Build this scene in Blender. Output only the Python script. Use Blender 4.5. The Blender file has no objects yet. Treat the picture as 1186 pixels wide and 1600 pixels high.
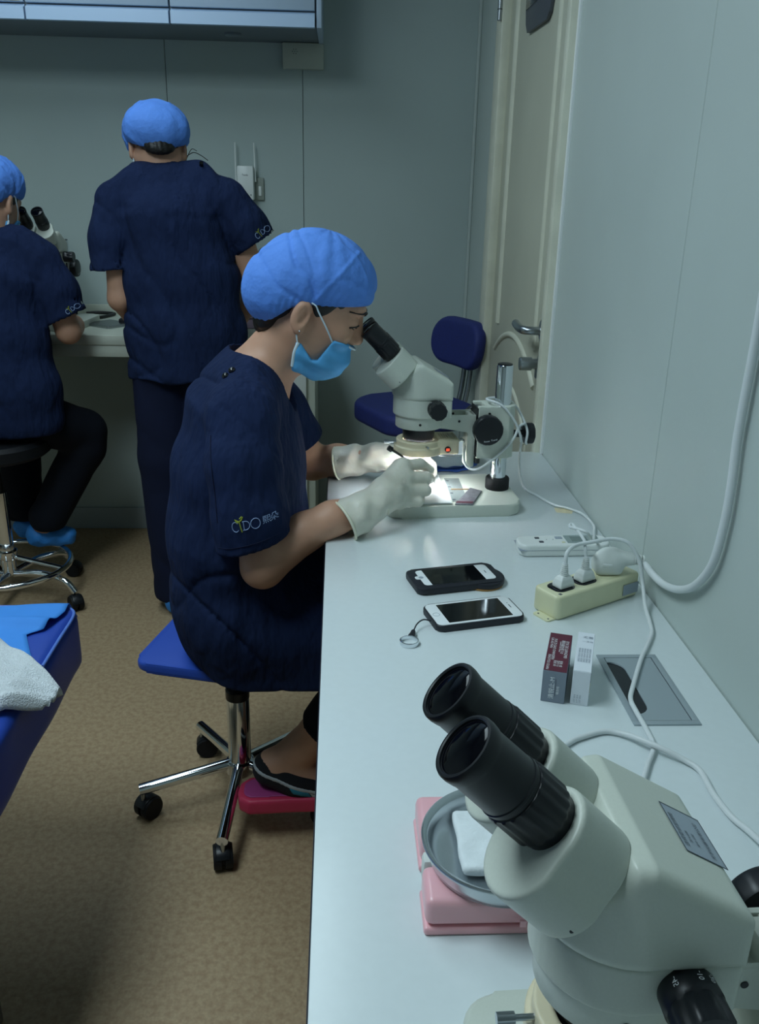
import bpy, bmesh, math, random
import numpy as np
from mathutils import Vector, Matrix
from mathutils.bvhtree import BVHTree
random.seed(4); RNG = np.random.RandomState(7)
scene = bpy.context.scene
COL = scene.collection

# ------------------------------------------------------------------ camera, world, lamps, exposure
CAM_H = 1.40
cam_d = bpy.data.cameras.new('camera'); cam = bpy.data.objects.new('camera', cam_d); COL.objects.link(cam)
cam_d.sensor_fit = 'VERTICAL'; cam_d.sensor_height = 24.0
cam_d.lens = 24.0 * 1373.0 / 1600.0
cam_d.shift_x = 0.0; cam_d.clip_start = 0.01
cam.matrix_world = Matrix(((0.99887039, -0.00404690, -0.04734515, 0.0),
                           (-0.04294301, 0.34967879, -0.93588495, 0.0),
                           (0.02034303, 0.93686091, 0.34911000, CAM_H),
                           (0, 0, 0, 1)))
scene.camera = cam
world = bpy.data.worlds.new('world'); scene.world = world; world.use_nodes = True
world.node_tree.nodes['Background'].inputs[0].default_value = (0.55, 0.72, 0.8, 1)
world.node_tree.nodes['Background'].inputs[1].default_value = 0.02
vs = scene.view_settings
vs.view_transform = 'Standard'; vs.look = 'None'; vs.gamma = 1.0; vs.use_curve_mapping = False
vs.exposure = 0.06
CEIL = 2.62
LAMP_COL = (0.74, 0.93, 1.0)
def area(name, loc, sx, sy, power, color=LAMP_COL, rot=(0, 0, 0)):
    d = bpy.data.lights.new(name, 'AREA'); d.shape = 'RECTANGLE'; d.size = sx; d.size_y = sy
    d.energy = power; d.color = color
    o = bpy.data.objects.new(name, d); COL.objects.link(o); o.location = loc; o.rotation_euler = rot
    return o
CEILING_LAMPS = [(-0.92, 0.80, 0.60, 1.15, 24.0), (-0.92, 2.35, 0.60, 1.15, 6.5)]
for (lx, ly, sx, sy, pw) in CEILING_LAMPS:
    area('panel_lamp_light', (lx, ly, CEIL - 0.035), sx, sy, pw)

# ------------------------------------------------------------------ helpers
def lin(h):
    h = h.lstrip('#'); out = []
    for i in (0, 2, 4):
        c = int(h[i:i+2], 16) / 255.0
        out.append(c / 12.92 if c <= 0.04045 else ((c + 0.055) / 1.055) ** 2.4)
    return (*out, 1.0)
MATS = {}
def mat(name, color, rough=0.5, metal=0.0, spec=0.5, noise=None, bump=None, trans=0.0, emit=None, sheen=0.0, sub=0.0, coat=0.0, mix=None):
    """noise=(scale, amount) value variation; mix=(hex, scale, lo, hi) second colour patches; bump=(scale, strength, dist[, stretch])"""
    m = bpy.data.materials.new(name); m.use_nodes = True; nt = m.node_tree; N = nt.nodes; L = nt.links
    b = N['Principled BSDF']; c = lin(color)
    b.inputs['Base Color'].default_value = c; b.inputs['Roughness'].default_value = rough
    b.inputs['Metallic'].default_value = metal; b.inputs['Specular IOR Level'].default_value = spec
    if trans: b.inputs['Transmission Weight'].default_value = trans
    if sheen: b.inputs['Sheen Weight'].default_value = sheen
    if coat: b.inputs['Coat Weight'].default_value = coat; b.inputs['Coat Roughness'].default_value = 0.1
    if sub:
        b.inputs['Subsurface Weight'].default_value = sub
        b.inputs['Subsurface Radius'].default_value = (0.01, 0.004, 0.002)
    if emit: b.inputs['Emission Color'].default_value = lin(emit[0]); b.inputs['Emission Strength'].default_value = emit[1]
    tc = N.new('ShaderNodeTexCoord'); cur = None
    if mix:
        t = N.new('ShaderNodeTexNoise'); t.inputs['Scale'].default_value = mix[1]; t.inputs['Detail'].default_value = 4
        L.new(tc.outputs['Object'], t.inputs['Vector'])
        r = N.new('ShaderNodeMapRange'); r.inputs[1].default_value = mix[2]; r.inputs[2].default_value = mix[3]
        L.new(t.outputs['Fac'], r.inputs[0])
        x = N.new('ShaderNodeMix'); x.data_type = 'RGBA'; x.inputs[6].default_value = c; x.inputs[7].default_value = lin(mix[0])
        L.new(r.outputs[0], x.inputs[0]); cur = x.outputs[2]
    if noise:
        t = N.new('ShaderNodeTexNoise'); t.inputs['Scale'].default_value = noise[0]; t.inputs['Detail'].default_value = 5
        L.new(tc.outputs['Object'], t.inputs['Vector'])
        r = N.new('ShaderNodeMapRange'); r.inputs[1].default_value = 0.3; r.inputs[2].default_value = 0.7
        r.inputs[3].default_value = 1 - noise[1]; r.inputs[4].default_value = 1 + noise[1]
        L.new(t.outputs['Fac'], r.inputs[0])
        h = N.new('ShaderNodeVectorMath'); h.operation = 'SCALE'
        if cur: L.new(cur, h.inputs[0])
        else: h.inputs[0].default_value = c[:3]
        L.new(r.outputs[0], h.inputs['Scale']); cur = h.outputs[0]
    if cur: L.new(cur, b.inputs['Base Color'])
    if bump:
        t = N.new('ShaderNodeTexNoise'); t.inputs['Scale'].default_value = bump[0]; t.inputs['Detail'].default_value = 3
        mp = N.new('ShaderNodeMapping')
        if len(bump) > 3: mp.inputs['Scale'].default_value = bump[3]
        L.new(tc.outputs['Object'], mp.inputs['Vector']); L.new(mp.outputs[0], t.inputs['Vector'])
        bp = N.new('ShaderNodeBump'); bp.inputs['Strength'].default_value = bump[1]; bp.inputs['Distance'].default_value = bump[2]
        L.new(t.outputs['Fac'], bp.inputs['Height']); L.new(bp.outputs[0], b.inputs['Normal'])
    MATS[name] = m
    return m

def link(name, me, m, parent=None, world_coords=True):
    o = bpy.data.objects.new(name, me); COL.objects.link(o)
    if m is not None: me.materials.append(MATS[m] if isinstance(m, str) else m)
    if parent is not None:
        o.parent = parent
        if world_coords:
            mw = Matrix.Identity(4); q = parent; chain = []
            while q is not None: chain.append(q); q = q.parent
            for q in reversed(chain): mw = mw @ q.matrix_parent_inverse @ q.matrix_basis
            o.matrix_parent_inverse = mw.inverted()
    return o
def tag(o, label=None, cat=None, group=None, kind=None):
    if label: o['label'] = label
    if cat: o['category'] = cat
    if group: o['group'] = group
    if kind: o['kind'] = kind
    return o
def empty(name, loc, label=None, cat=None, group=None, kind=None, rz=0.0):
    o = bpy.data.objects.new(name, None); COL.objects.link(o); o.location = loc; o.rotation_euler = (0, 0, rz)
    o.empty_display_size = 0.05
    return tag(o, label, cat, group, kind)
def from_bm(name, bm, m, parent=None, smooth=None, wc=True, angle=35):
    me = bpy.data.meshes.new(name)
    bmesh.ops.recalc_face_normals(bm, faces=bm.faces)
    bm.to_mesh(me); bm.free()
    if smooth is not False:
        me.polygons.foreach_set('use_smooth', [True] * len(me.polygons))
        try: me.set_sharp_from_angle(angle=math.radians(angle))
        except Exception: pass
    return link(name, me, m, parent, wc)
def from_py(name, v, f, m, parent=None, smooth=True, wc=True, angle=None):
    me = bpy.data.meshes.new(name); me.from_pydata([tuple(map(float, p)) for p in v], [], [tuple(int(i) for i in q) for q in f]); me.update()
    if smooth:
        me.polygons.foreach_set('use_smooth', [True] * len(me.polygons))
        if angle: me.set_sharp_from_angle(angle=math.radians(angle))
    return link(name, me, m, parent, wc)
def bm_box(bm, c, s, bevel=0.0, rot=None, seg=2):
    M = Matrix.Translation(c) @ (rot.to_4x4() if rot is not None else Matrix.Identity(4)) @ Matrix.Diagonal((*s, 1))
    r = bmesh.ops.create_cube(bm, size=1.0, matrix=M)
    if bevel > 0:
        es = list({e for v in r['verts'] for e in v.link_edges})
        bmesh.ops.bevel(bm, geom=es, offset=bevel, segments=seg, profile=0.5, affect='EDGES')
def box(name, c, s, m, parent=None, bevel=0.003, rot=None, wc=True, seg=2):
    bm = bmesh.new(); bm_box(bm, c, s, bevel, rot, seg)
    return from_bm(name, bm, m, parent, wc=wc)
def boxr(name, lo, hi, m, parent=None, bevel=0.003, wc=True, seg=2):
    return box(name, [(a + b) / 2 for a, b in zip(lo, hi)], [b - a for a, b in zip(lo, hi)], m, parent, bevel, wc=wc, seg=seg)
def RZ(a): return Matrix.Rotation(a, 3, 'Z')
def frame(axis):
    a = Vector(axis).normalized(); t = Vector((0, 0, 1)) if abs(a.z) < 0.9 else Vector((1, 0, 0))
    x = t.cross(a).normalized(); y = a.cross(x); return x, y, a
def lathe_vf(profile, origin, axis, n=40, mod=None):
    x, y, a = frame(axis); o = Vector(origin); V = []; F = []
    for i, (r, h) in enumerate(profile):
        for k in range(n):
            t = 2 * math.pi * k / n
            rr = max(r, 0.0); 
            if mod: rr = mod(i, k, rr)
            V.append(o + a * h + (x * math.cos(t) + y * math.sin(t)) * rr)
    for i in range(len(profile) - 1):
        for k in range(n):
            k2 = (k + 1) % n
            F.append((i * n + k, i * n + k2, (i + 1) * n + k2, (i + 1) * n + k))
    F.append(tuple(range(n - 1, -1, -1))); F.append(tuple((len(profile) - 1) * n + k for k in range(n)))
    return V, F
def lathe(name, profile, origin, axis, m, parent=None, n=40, wc=True, mod=None, angle=40, cap=True):
    V, F = lathe_vf(profile, origin, axis, n, mod)
    if not cap: F = F[:-2]
    bm = bmesh.new(); vs_ = [bm.verts.new(v) for v in V]
    for f in F:
        try: bm.faces.new([vs_[i] for i in f])
        except ValueError: pass
    bmesh.ops.remove_doubles(bm, verts=bm.verts, dist=1e-6)
    return from_bm(name, bm, m, parent, wc=wc, angle=angle)
def cyl(name, a, b, r, m, parent=None, n=28, wc=True, r2=None, bev=0.0):
    a = Vector(a); b = Vector(b); h = (b - a).length; r2 = r if r2 is None else r2
    pr = [(r, 0), (r2, h)] if not bev else [(r - bev, 0), (r, bev), (r2, h - bev), (r2 - bev, h)]
    return lathe(name, pr, a, b - a, m, parent, n, wc)
def catmull(pts, sub=8):
    P = [Vector(p) for p in pts]; P = [P[0] * 2 - P[1]] + P + [P[-1] * 2 - P[-2]]; out = []
    for i in range(1, len(P) - 2):
        for k in range(sub):
            t = k / sub; a, b, c, d = P[i-1], P[i], P[i+1], P[i+2]
            out.append(0.5 * ((2 * b) + (c - a) * t + (2 * a - 5 * b + 4 * c - d) * t * t + (3 * b - a - 3 * c + d) * t ** 3))
    out.append(P[-2]); return out
def bm_tube(bm, pts, r, n=10, sub=8, closed=False, flat=1.0):
    if sub > 1: pts = catmull(pts, sub)
    pts = [Vector(p) for p in pts]; m = len(pts); rings = []; nx = None
    for i, p in enumerate(pts):
        if closed: t = pts[(i + 1) % m] - pts[i - 1]
        else: t = pts[min(i + 1, m - 1)] - pts[max(i - 1, 0)]
        t.normalize()
        if nx is None: nx = frame(t)[0]
        nx = (nx - t * nx.dot(t)).normalized(); ny = t.cross(nx)
        rr = r if not callable(r) else r(i / max(m - 1, 1))
        rings.append([bm.verts.new(p + nx * rr * math.cos(2 * math.pi * k / n) + ny * rr * flat * math.sin(2 * math.pi * k / n)) for k in range(n)])
    for i in range(m - (0 if closed else 1)):
        A, B = rings[i], rings[(i + 1) % m]
        for k in range(n): bm.faces.new((A[k], A[(k + 1) % n], B[(k + 1) % n], B[k]))
    if not closed: bm.faces.new(rings[0][::-1]); bm.faces.new(rings[-1])
def tube(name, pts, r, m, parent=None, n=10, sub=8, wc=True, closed=False, flat=1.0):
    bm = bmesh.new(); bm_tube(bm, pts, r, n, sub, closed, flat)
    return from_bm(name, bm, m, parent, wc=wc, angle=60)
def bm_prism(bm, poly, lo, hi, axis=2, bevel=0.0, seg=2):
    """poly 2-D in the two other axes (x,y)->axis 2, (x,z)->axis 1, (y,z)->axis 0"""
    def P(a, b, h): return {2: (a, b, h), 1: (a, h, b), 0: (h, a, b)}[axis]
    A = [bm.verts.new(P(a, b, lo)) for a, b in poly]; B = [bm.verts.new(P(a, b, hi)) for a, b in poly]
    n = len(poly); fs = [bm.faces.new(A[::-1]), bm.faces.new(B)]
    for i in range(n): fs.append(bm.faces.new((A[i], A[(i + 1) % n], B[(i + 1) % n], B[i])))
    if bevel > 0:
        es = list(set(fs[0].edges) | set(fs[1].edges))
        bmesh.ops.bevel(bm, geom=es, offset=bevel, segments=seg, profile=0.5, affect='EDGES')
def prism(name, poly, lo, hi, m, parent=None, axis=2, bevel=0.0, wc=True, seg=2, angle=35):
    bm = bmesh.new(); bm_prism(bm, poly, lo, hi, axis, bevel, seg)
    return from_bm(name, bm, m, parent, wc=wc, angle=angle)
def rrect(cx, cy, w, h, r, n=6, rot=0.0):
    out = []
    for (sx, sy, a0) in ((1, 1, 0), (-1, 1, 90), (-1, -1, 180), (1, -1, 270)):
        for k in range(n + 1):
            a = math.radians(a0 + 90 * k / n)
            out.append((sx * (w / 2 - r) + r * math.cos(a), sy * (h / 2 - r) + r * math.sin(a)))
    c, s = math.cos(rot), math.sin(rot)
    return [(cx + x * c - y * s, cy + x * s + y * c) for x, y in out]
def place(o, loc, rz=0.0):
    o.location = loc; o.rotation_euler = (0, 0, rz); return o
def copy_tree(o, parent=None):
    c = o.copy(); COL.objects.link(c); c.parent = parent
    for ch in list(o.children): copy_tree(ch, c)
    return c
PENDING_TEXT = []
def text(name, s, size, M, m, parent=None, wc=True, align='CENTER', depth=0.0, xs=1.0):
    """flat lettering in the local XY plane of M"""
    cu = bpy.data.curves.new('txt', 'FONT'); cu.body = s; cu.size = size; cu.align_x = align; cu.align_y = 'CENTER'
    cu.resolution_u = 2; cu.extrude = depth
    t = bpy.data.objects.new('txt', cu); COL.objects.link(t)
    PENDING_TEXT.append((t, name, M @ Matrix.Diagonal((xs, 1, 1, 1)), m, parent, wc, None)); return t
def flush_text():
    bpy.context.view_layer.update(); dg = bpy.context.evaluated_depsgraph_get()
    for t, name, M, m, parent, wc, fn in PENDING_TEXT:
        me = bpy.data.meshes.new_from_object(t.evaluated_get(dg)); me.name = name
        me.materials.clear(); me.transform(M)
        if fn: fn(me)
        link(name, me, m, parent, wc)
    for t, *_ in PENDING_TEXT:
        cu = t.data; bpy.data.objects.remove(t); bpy.data.curves.remove(cu)
    PENDING_TEXT.clear()
def basis(o, x, y):
    x = Vector(x).normalized(); y = Vector(y); y = (y - x * y.dot(x)).normalized(); z = x.cross(y)
    return Matrix(((x.x, y.x, z.x, o[0]), (x.y, y.y, z.y, o[1]), (x.z, y.z, z.z, o[2]), (0, 0, 0, 1)))

# ---- implicit surfaces: smooth solids meshed with surface nets (bodies, cloth, cast housings)
def A3(*p): return np.array(p, np.float32)
def s_cap(P, a, b, ra, rb):
    a = A3(*a); b = A3(*b); ba = b - a; t = np.clip(((P - a) @ ba) / max(float(ba @ ba), 1e-9), 0, 1)
    return np.linalg.norm(P - a - t[:, None] * ba, axis=1) - (ra + t * (rb - ra))
def s_chain(P, pts, k=0.012, sc=None, ref=None):
    Q = P
    if sc is not None: Q = (P - A3(*ref)) * A3(*sc) + A3(*ref)
    d = None
    for (p, r), (q, s) in zip(pts[:-1], pts[1:]):
        e = s_cap(Q, p, q, r, s); d = e if d is None else smin(d, e, k)
    return d
def s_ell(P, c, r, R=None):
    Q = P - A3(*c)
    if R is not None: Q = Q @ R
    r = A3(*r); k0 = np.linalg.norm(Q / r, axis=1); k1 = np.linalg.norm(Q / (r * r), axis=1)
    return k0 * (k0 - 1) / np.maximum(k1, 1e-6)
def s_box(P, c, s, r=0.0):
    q = np.abs(P - A3(*c)) - (A3(*s) / 2 - r)
    return np.linalg.norm(np.maximum(q, 0), axis=1) + np.minimum(q.max(axis=1), 0) - r
def s_plane(P, p, n):
    n = A3(*n); n = n / np.linalg.norm(n); return (P - A3(*p)) @ n
def s_poly(A, B, poly):
    """signed distance to a 2-D polygon, A/B coordinates"""
    n = len(poly); d = np.full(A.shape, 1e9, np.float32); s = np.ones_like(A)
    for i in range(n):
        vi = poly[i]; vj = poly[i - 1]; ex, ey = vj[0] - vi[0], vj[1] - vi[1]; wx, wy = A - vi[0], B - vi[1]
        t = np.clip((wx * ex + wy * ey) / (ex * ex + ey * ey + 1e-12), 0, 1)
        d = np.minimum(d, (wx - ex * t) ** 2 + (wy - ey * t) ** 2)
        c1 = B >= vi[1]; c2 = B < vj[1]; c3 = ex * wy > ey * wx
        flip = (c1 & c2 & c3) | (~c1 & ~c2 & ~c3); s = np.where(flip, -s, s)
    return s * np.sqrt(d)
def smin(a, b, k):
    h = np.clip(0.5 + 0.5 * (b - a) / k, 0, 1); return b + (a - b) * h - k * h * (1 - h)
def smax(a, b, k): return -smin(-a, -b, k)
def nets(f, lo, hi, h, blk=12):
    lo = np.array(lo, float); hi = np.array(hi, float); nb = np.ceil((hi - lo) / (h * blk)).astype(int); n = nb * blk + 1
    g = np.stack(np.meshgrid(*[np.arange(k) for k in nb], indexing='ij'), -1).reshape(-1, 3)
    cen = (lo + (g + 0.5) * blk * h).astype(np.float32)
    fc = f(cen); act = g[np.abs(fc) < blk * h * 1.15]
    F = np.zeros(n, np.float32)
    big = np.where(fc.reshape(nb) > 0, 1.0, -1.0).astype(np.float32)
    F[:-1, :-1, :-1] = big.repeat(blk, 0).repeat(blk, 1).repeat(blk, 2); F[-1] = 1; F[:, -1] = 1; F[:, :, -1] = 1
    o = np.stack(np.meshgrid(*[np.arange(blk + 1)] * 3, indexing='ij'), -1).reshape(-1, 3)
    for c0 in range(0, len(act), 400):
        ii = (act[c0:c0 + 400, None, :] * blk + o[None]).reshape(-1, 3)
        key = np.unique(ii[:, 0] * n[1] * n[2] + ii[:, 1] * n[2] + ii[:, 2])
        ii = np.stack([key // (n[1] * n[2]), (key // n[2]) % n[1], key % n[2]], -1)
        F[ii[:, 0], ii[:, 1], ii[:, 2]] = f((lo + ii * h).astype(np.float32))
    S = F < 0; N = n - 1
    cs = [(i, j, k) for i in (0, 1) for j in (0, 1) for k in (0, 1)]
    sl = lambda c: tuple(slice(c[a], c[a] + N[a]) for a in range(3))
    cnt = sum(S[sl(c)].astype(np.int8) for c in cs); A = (cnt > 0) & (cnt < 8)
    I = np.argwhere(A); acc = np.zeros((len(I), 3)); num = np.zeros(len(I))
    for c in cs:
        for ax in range(3):
            if c[ax]: continue
            d = list(c); d[ax] = 1
            a = F[I[:, 0] + c[0], I[:, 1] + c[1], I[:, 2] + c[2]]; b = F[I[:, 0] + d[0], I[:, 1] + d[1], I[:, 2] + d[2]]
            x = (a < 0) != (b < 0); t = np.where(x, a / np.where(a - b == 0, 1, a - b), 0)
            p = np.tile(np.array(c, float), (len(I), 1)); p[:, ax] += t; acc += p * x[:, None]; num += x
    V = lo + (I + acc / np.maximum(num, 1)[:, None]) * h
    idx = np.full(N, -1, np.int64); idx[A] = np.arange(len(I)); Q = []
    for ax in range(3):
        u, v = [(1, 2), (2, 0), (0, 1)][ax]
        sa = [slice(None)] * 3; sb = [slice(None)] * 3; sa[ax] = slice(0, -1); sb[ax] = slice(1, None)
        X = np.argwhere(S[tuple(sa)] != S[tuple(sb)])
        X = X[(X[:, u] > 0) & (X[:, v] > 0) & (X[:, u] < N[u]) & (X[:, v] < N[v])]
        e = np.eye(3, dtype=int)
        q = [idx[tuple((X - du * e[u] - dv * e[v]).T)] for du, dv in ((1, 1), (0, 1), (0, 0), (1, 0))]
        q = np.stack(q, -1); ins = S[tuple(X.T)]
        q = np.where(ins[:, None], q, q[:, ::-1]); Q.append(q)
    Q = np.concatenate(Q); Q = Q[(Q >= 0).all(1)]
    return V, Q
def relax(V, Q, it):
    for _ in range(it):
        A = np.zeros_like(V); c = np.zeros(len(V))
        for i in range(4):
            for j in (1, 3):
                np.add.at(A, Q[:, i], V[Q[:, (i + j) % 4]]); np.add.at(c, Q[:, i], 1)
        V = V * 0.5 + 0.5 * A / np.maximum(c, 1)[:, None]
    return V
def solid(name, f, lo, hi, h, m, parent=None, wc=True, smooth=0, post=None):
    V, Q = nets(f, lo, hi, h)
    if smooth: V = relax(V, Q, smooth)
    if post is not None: V = post(V)
    me = bpy.data.meshes.new(name); nq = len(Q)
    me.vertices.add(len(V)); me.vertices.foreach_set('co', V.astype(np.float32).ravel())
    me.loops.add(nq * 4); me.loops.foreach_set('vertex_index', Q.astype(np.int32).ravel())
    me.polygons.add(nq); me.polygons.foreach_set('loop_start', np.arange(0, nq * 4, 4, dtype=np.int32))
    me.update(calc_edges=True); me.validate()
    me.polygons.foreach_set('use_smooth', np.ones(len(me.polygons), bool))
    return link(name, me, m, parent, wc)

# ------------------------------------------------------------------ materials
mat('wall', '#b7c2be', 0.55, noise=(3, 0.03), bump=(180, 0.04, 0.002))
mat('wall_back', '#abb9b7', 0.6, noise=(3, 0.03), bump=(180, 0.04, 0.002))
mat('gap', '#20231f', 0.8)
mat('ceiling_white', '#a9adab', 0.8)
mat('floor_vinyl', '#b29b7b', 0.5, spec=0.35, noise=(170, 0.10), mix=('#a2886a', 75, 0.40, 0.66), bump=(300, 0.05, 0.001))
mat('base_white', '#9aa5a8', 0.5)
mat('laminate', '#d9e2e4', 0.22, spec=0.45, noise=(90, 0.012))
mat('edge_dark', '#141a2a', 0.5)
mat('desk_under', '#8d9498', 0.6)
mat('bench', '#b9bfb2', 0.45, noise=(40, 0.02))
mat('door_paint', '#b9baa9', 0.45, noise=(4, 0.05))
mat('door_trim', '#cfd0bf', 0.45, noise=(14, 0.07))
mat('seal_white', '#e3e8e8', 0.5)
mat('steel', '#a9b0b6', 0.28, metal=1.0)
mat('steel_brushed', '#bfc6ca', 0.27, metal=0.95)
mat('chrome', '#e2e6ea', 0.07, metal=1.0)
mat('alu', '#a4b0b6', 0.45, metal=0.35, bump=(200, 0.06, 0.0005, (1, 12, 1)))
mat('scope', '#c9cfc4', 0.36, spec=0.45, noise=(500, 0.02), bump=(900, 0.05, 0.0004))
mat('scope_dark', '#8f978f', 0.5)
mat('ivory', '#d8ceb0', 0.4, noise=(30, 0.03), sub=0.05)
mat('black_plastic', '#15181d', 0.38, spec=0.4, noise=(20, 0.1))
mat('black_rubber', '#111318', 0.6, spec=0.3)
mat('lens', '#05060c', 0.06, spec=0.25)
mat('white_plastic', '#dfe4e2', 0.35)
mat('white_matte', '#d4dad6', 0.6)
mat('strip', '#d9d8b4', 0.35, noise=(30, 0.03))
mat('cable_white', '#d6dcdd', 0.4)
mat('cable_black', '#0e1012', 0.45)
mat('screen', '#07090c', 0.06, spec=0.55)
mat('screen_off', '#10141c', 0.12, spec=0.5)
mat('phone_white', '#e9eef0', 0.2)
mat('phone_case', '#161a24', 0.5)
mat('cork', '#9a7442', 0.7)
mat('lcd', '#72827f', 0.2)
mat('btn_dark', '#4c5058', 0.4)
mat('btn_grey', '#9aa6b2', 0.4)
mat('btn_mint', '#8a9a99', 0.4)
mat('burgundy', '#5c1f33', 0.45)
mat('box_grey', '#7c8794', 0.45)
mat('box_white', '#dfe5ec', 0.45)
mat('print_white', '#e8ecef', 0.5)
mat('print_dark', '#2c3442', 0.5)
mat('print_grey', '#8792a0', 0.5)
mat('yellow', '#c9b83a', 0.5)
mat('pink', '#efb5bd', 0.3, sub=0.1, noise=(10, 0.03))
mat('gauze', '#e6edf0', 0.9, bump=(220, 0.5, 0.002), noise=(60, 0.04))
mat('paper', '#eef2f4', 0.8)
mat('foil', '#8d8f96', 0.35, metal=0.5, noise=(120, 0.3))
mat('blue_cloth', '#2f58a8', 0.7)
mat('sticker', '#d9cfae', 0.6, noise=(60, 0.15))
mat('scrub', '#1b2746', 0.9, spec=0.12, noise=(9, 0.12), bump=(20, 1.0, 0.022, (1, 1, 0.4)))
mat('scrub_dark', '#151c36', 0.85, spec=0.2, noise=(9, 0.10), bump=(16, 0.3, 0.012, (1, 1, 0.4)))
mat('trouser_black', '#11151f', 0.9, spec=0.2, bump=(16, 0.3, 0.012, (1, 1, 0.4)))
mat('cap_blue', '#5b8ee4', 0.75, spec=0.25, noise=(14, 0.06), bump=(26, 0.7, 0.010))
mat('mask_blue', '#5aa9e2', 0.7, spec=0.25, noise=(18, 0.05), bump=(500, 0.2, 0.0006))
mat('mask_white', '#cfe0ea', 0.8)
mat('skin', '#c0937a', 0.5, spec=0.4, sub=0.12, noise=(26, 0.06), bump=(300, 0.1, 0.0006))
mat('hair', '#0d0b0b', 0.5, bump=(90, 0.6, 0.004, (0.3, 1, 1)))
mat('eye_dark', '#0b0908', 0.15)
mat('latex', '#d3d0c2', 0.45, sub=0.1, noise=(30, 0.05), bump=(60, 0.4, 0.004))
mat('latex_rim', '#dedcc6', 0.45)
mat('embroider', '#8fa6cf', 0.7)
mat('sprout', '#8f9a2e', 0.7)
mat('button_black', '#07080a', 0.12, spec=0.8)
mat('seat_blue', '#2b50b4', 0.45, noise=(6, 0.04), bump=(300, 0.1, 0.0008))
mat('bed_blue', '#2748a8', 0.42, noise=(5, 0.05), bump=(260, 0.12, 0.001))
mat('piping', '#5b7fd0', 0.45)
mat('chair_navy', '#1b2768', 0.7, noise=(120, 0.12))
mat('sheet_blue', '#3f8fe6', 0.75, noise=(30, 0.03), bump=(400, 0.25, 0.0008))
mat('terry', '#e4ebf0', 0.95, sheen=0.4, bump=(420, 1.0, 0.004), noise=(160, 0.06))
mat('shoe_cover', '#2f86d8', 0.6, bump=(40, 0.4, 0.01))
mat('slipper', '#c22f55', 0.5, noise=(12, 0.06))
mat('slipper_in', '#9c3a78', 0.6)
mat('sock_black', '#10121a', 0.9)
mat('sock_grey', '#a9aeb4', 0.9)
mat('sock_teal', '#2c7f9c', 0.9)
mat('lilac', '#b9a3bc', 0.5)
mat('cab_front', '#a9bcd0', 0.4, noise=(3, 0.03), bump=(30, 0.15, 0.002, (0.3, 1, 8)))
mat('cab_rail', '#b4cbe6', 0.35, spec=0.4)
mat('cab_body', '#6d7880', 0.5)
mat('led', '#ffffff', 0.4, emit=('#f2f8ff', 14.0))
mat('lamp_panel', '#ffffff', 0.5, emit=('#dff4ff', 2.0))
mat('orange_led', '#d8553a', 0.4, emit=('#ff5a36', 0.6))
mat('clear', '#dfe8ea', 0.15, trans=0.85)
# ------------------------------------------------------------------ room shell
XR = 0.509; YB = 3.55; XL = -2.7; YF = -1.5
boxr('floor', (XL - .1, YF - .1, -0.06), (XR + .12, YB + .1, 0), 'floor_vinyl', bevel=0)['kind'] = 'structure'
boxr('ceiling', (XL - .1, YF - .1, CEIL), (XR + .12, YB + .1, CEIL + .06), 'ceiling_white', bevel=0)['kind'] = 'structure'
boxr('wall_left', (XL - .06, YF - .06, 0), (XL, YB + .06, CEIL), 'wall', bevel=0)['kind'] = 'structure'
boxr('wall_front', (XL, YF - .06, 0), (XR + .1, YF, CEIL), 'wall', bevel=0)['kind'] = 'structure'
# panels 4 mm apart over a dark core
wr = boxr('wall_right', (XR + .02, YF, 0), (XR + .10, YB, CEIL), 'gap', bevel=0); wr['kind'] = 'structure'
Y_D0, Y_D1 = 2.082, 3.075
def wpanel(y0, y1, z0=0.0, z1=CEIL): boxr('panel', (XR, y0 + .001, z0), (XR + .03, y1 - .001, z1), 'wall', wr, bevel=0.0008, seg=1)
for y0, y1 in ((YF, -0.57), (-0.57, 0.38), (0.38, 1.33), (1.33, Y_D0), (Y_D1, YB)): wpanel(y0, y1)
wpanel(Y_D0, Y_D1, 2.06)
wb = boxr('wall_back', (XL, YB + .02, 0), (XR + .1, YB + .08, CEIL), 'gap', bevel=0); wb['kind'] = 'structure'
xs_ = [XL, -1.58, -0.626, -0.134, XR + .03]
for a, b in zip(xs_[:-1], xs_[1:]):
    boxr('panel', (a + .001, YB, 0), (b - .001, YB + .03, CEIL), 'wall_back', wb, bevel=0.0008, seg=1)
tr = boxr('trim_1', (XR - .012, YB - .012, 0), (XR, YB, CEIL), 'wall', bevel=0.004); tr['kind'] = 'structure'
bb = boxr('baseboard_back', (XL, YB - .012, 0), (XR, YB, 0.095), 'base_white', bevel=0.003); bb['kind'] = 'structure'
for i, (y0, y1) in enumerate(((YF, Y_D0 - .06), (Y_D1 + .06, YB - .012))):
    o = boxr('baseboard_right' if i == 0 else 'baseboard_corner', (XR - .010, y0, 0), (XR, y1, 0.095), 'base_white', bevel=0.003); o['kind'] = 'structure'
# ceiling lamps (above the frame)
for (lx, ly, sx, sy, pw), lb in zip(CEILING_LAMPS, ('flat ceiling lamp panel above the blue bed', 'flat ceiling lamp panel nearer the far bench')):
    t = empty('ceiling_lamp', (lx, ly, CEIL), lb, 'ceiling lamp', 'ceiling lamps')
    bm = bmesh.new()
    for s in (-1, 1):
        bm_box(bm, (lx + s * (sx / 2 + .015), ly, CEIL - .015), (.03, sy + .06, .03), .002)
        bm_box(bm, (lx, ly + s * (sy / 2 + .015), CEIL - .015), (sx, .03, .03), .002)
    from_bm('frame', bm, 'white_plastic', t)
    boxr('diffuser', (lx - sx / 2, ly - sy / 2, CEIL - .012), (lx + sx / 2, ly + sy / 2, CEIL - .002), 'lamp_panel', t, bevel=0)

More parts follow.
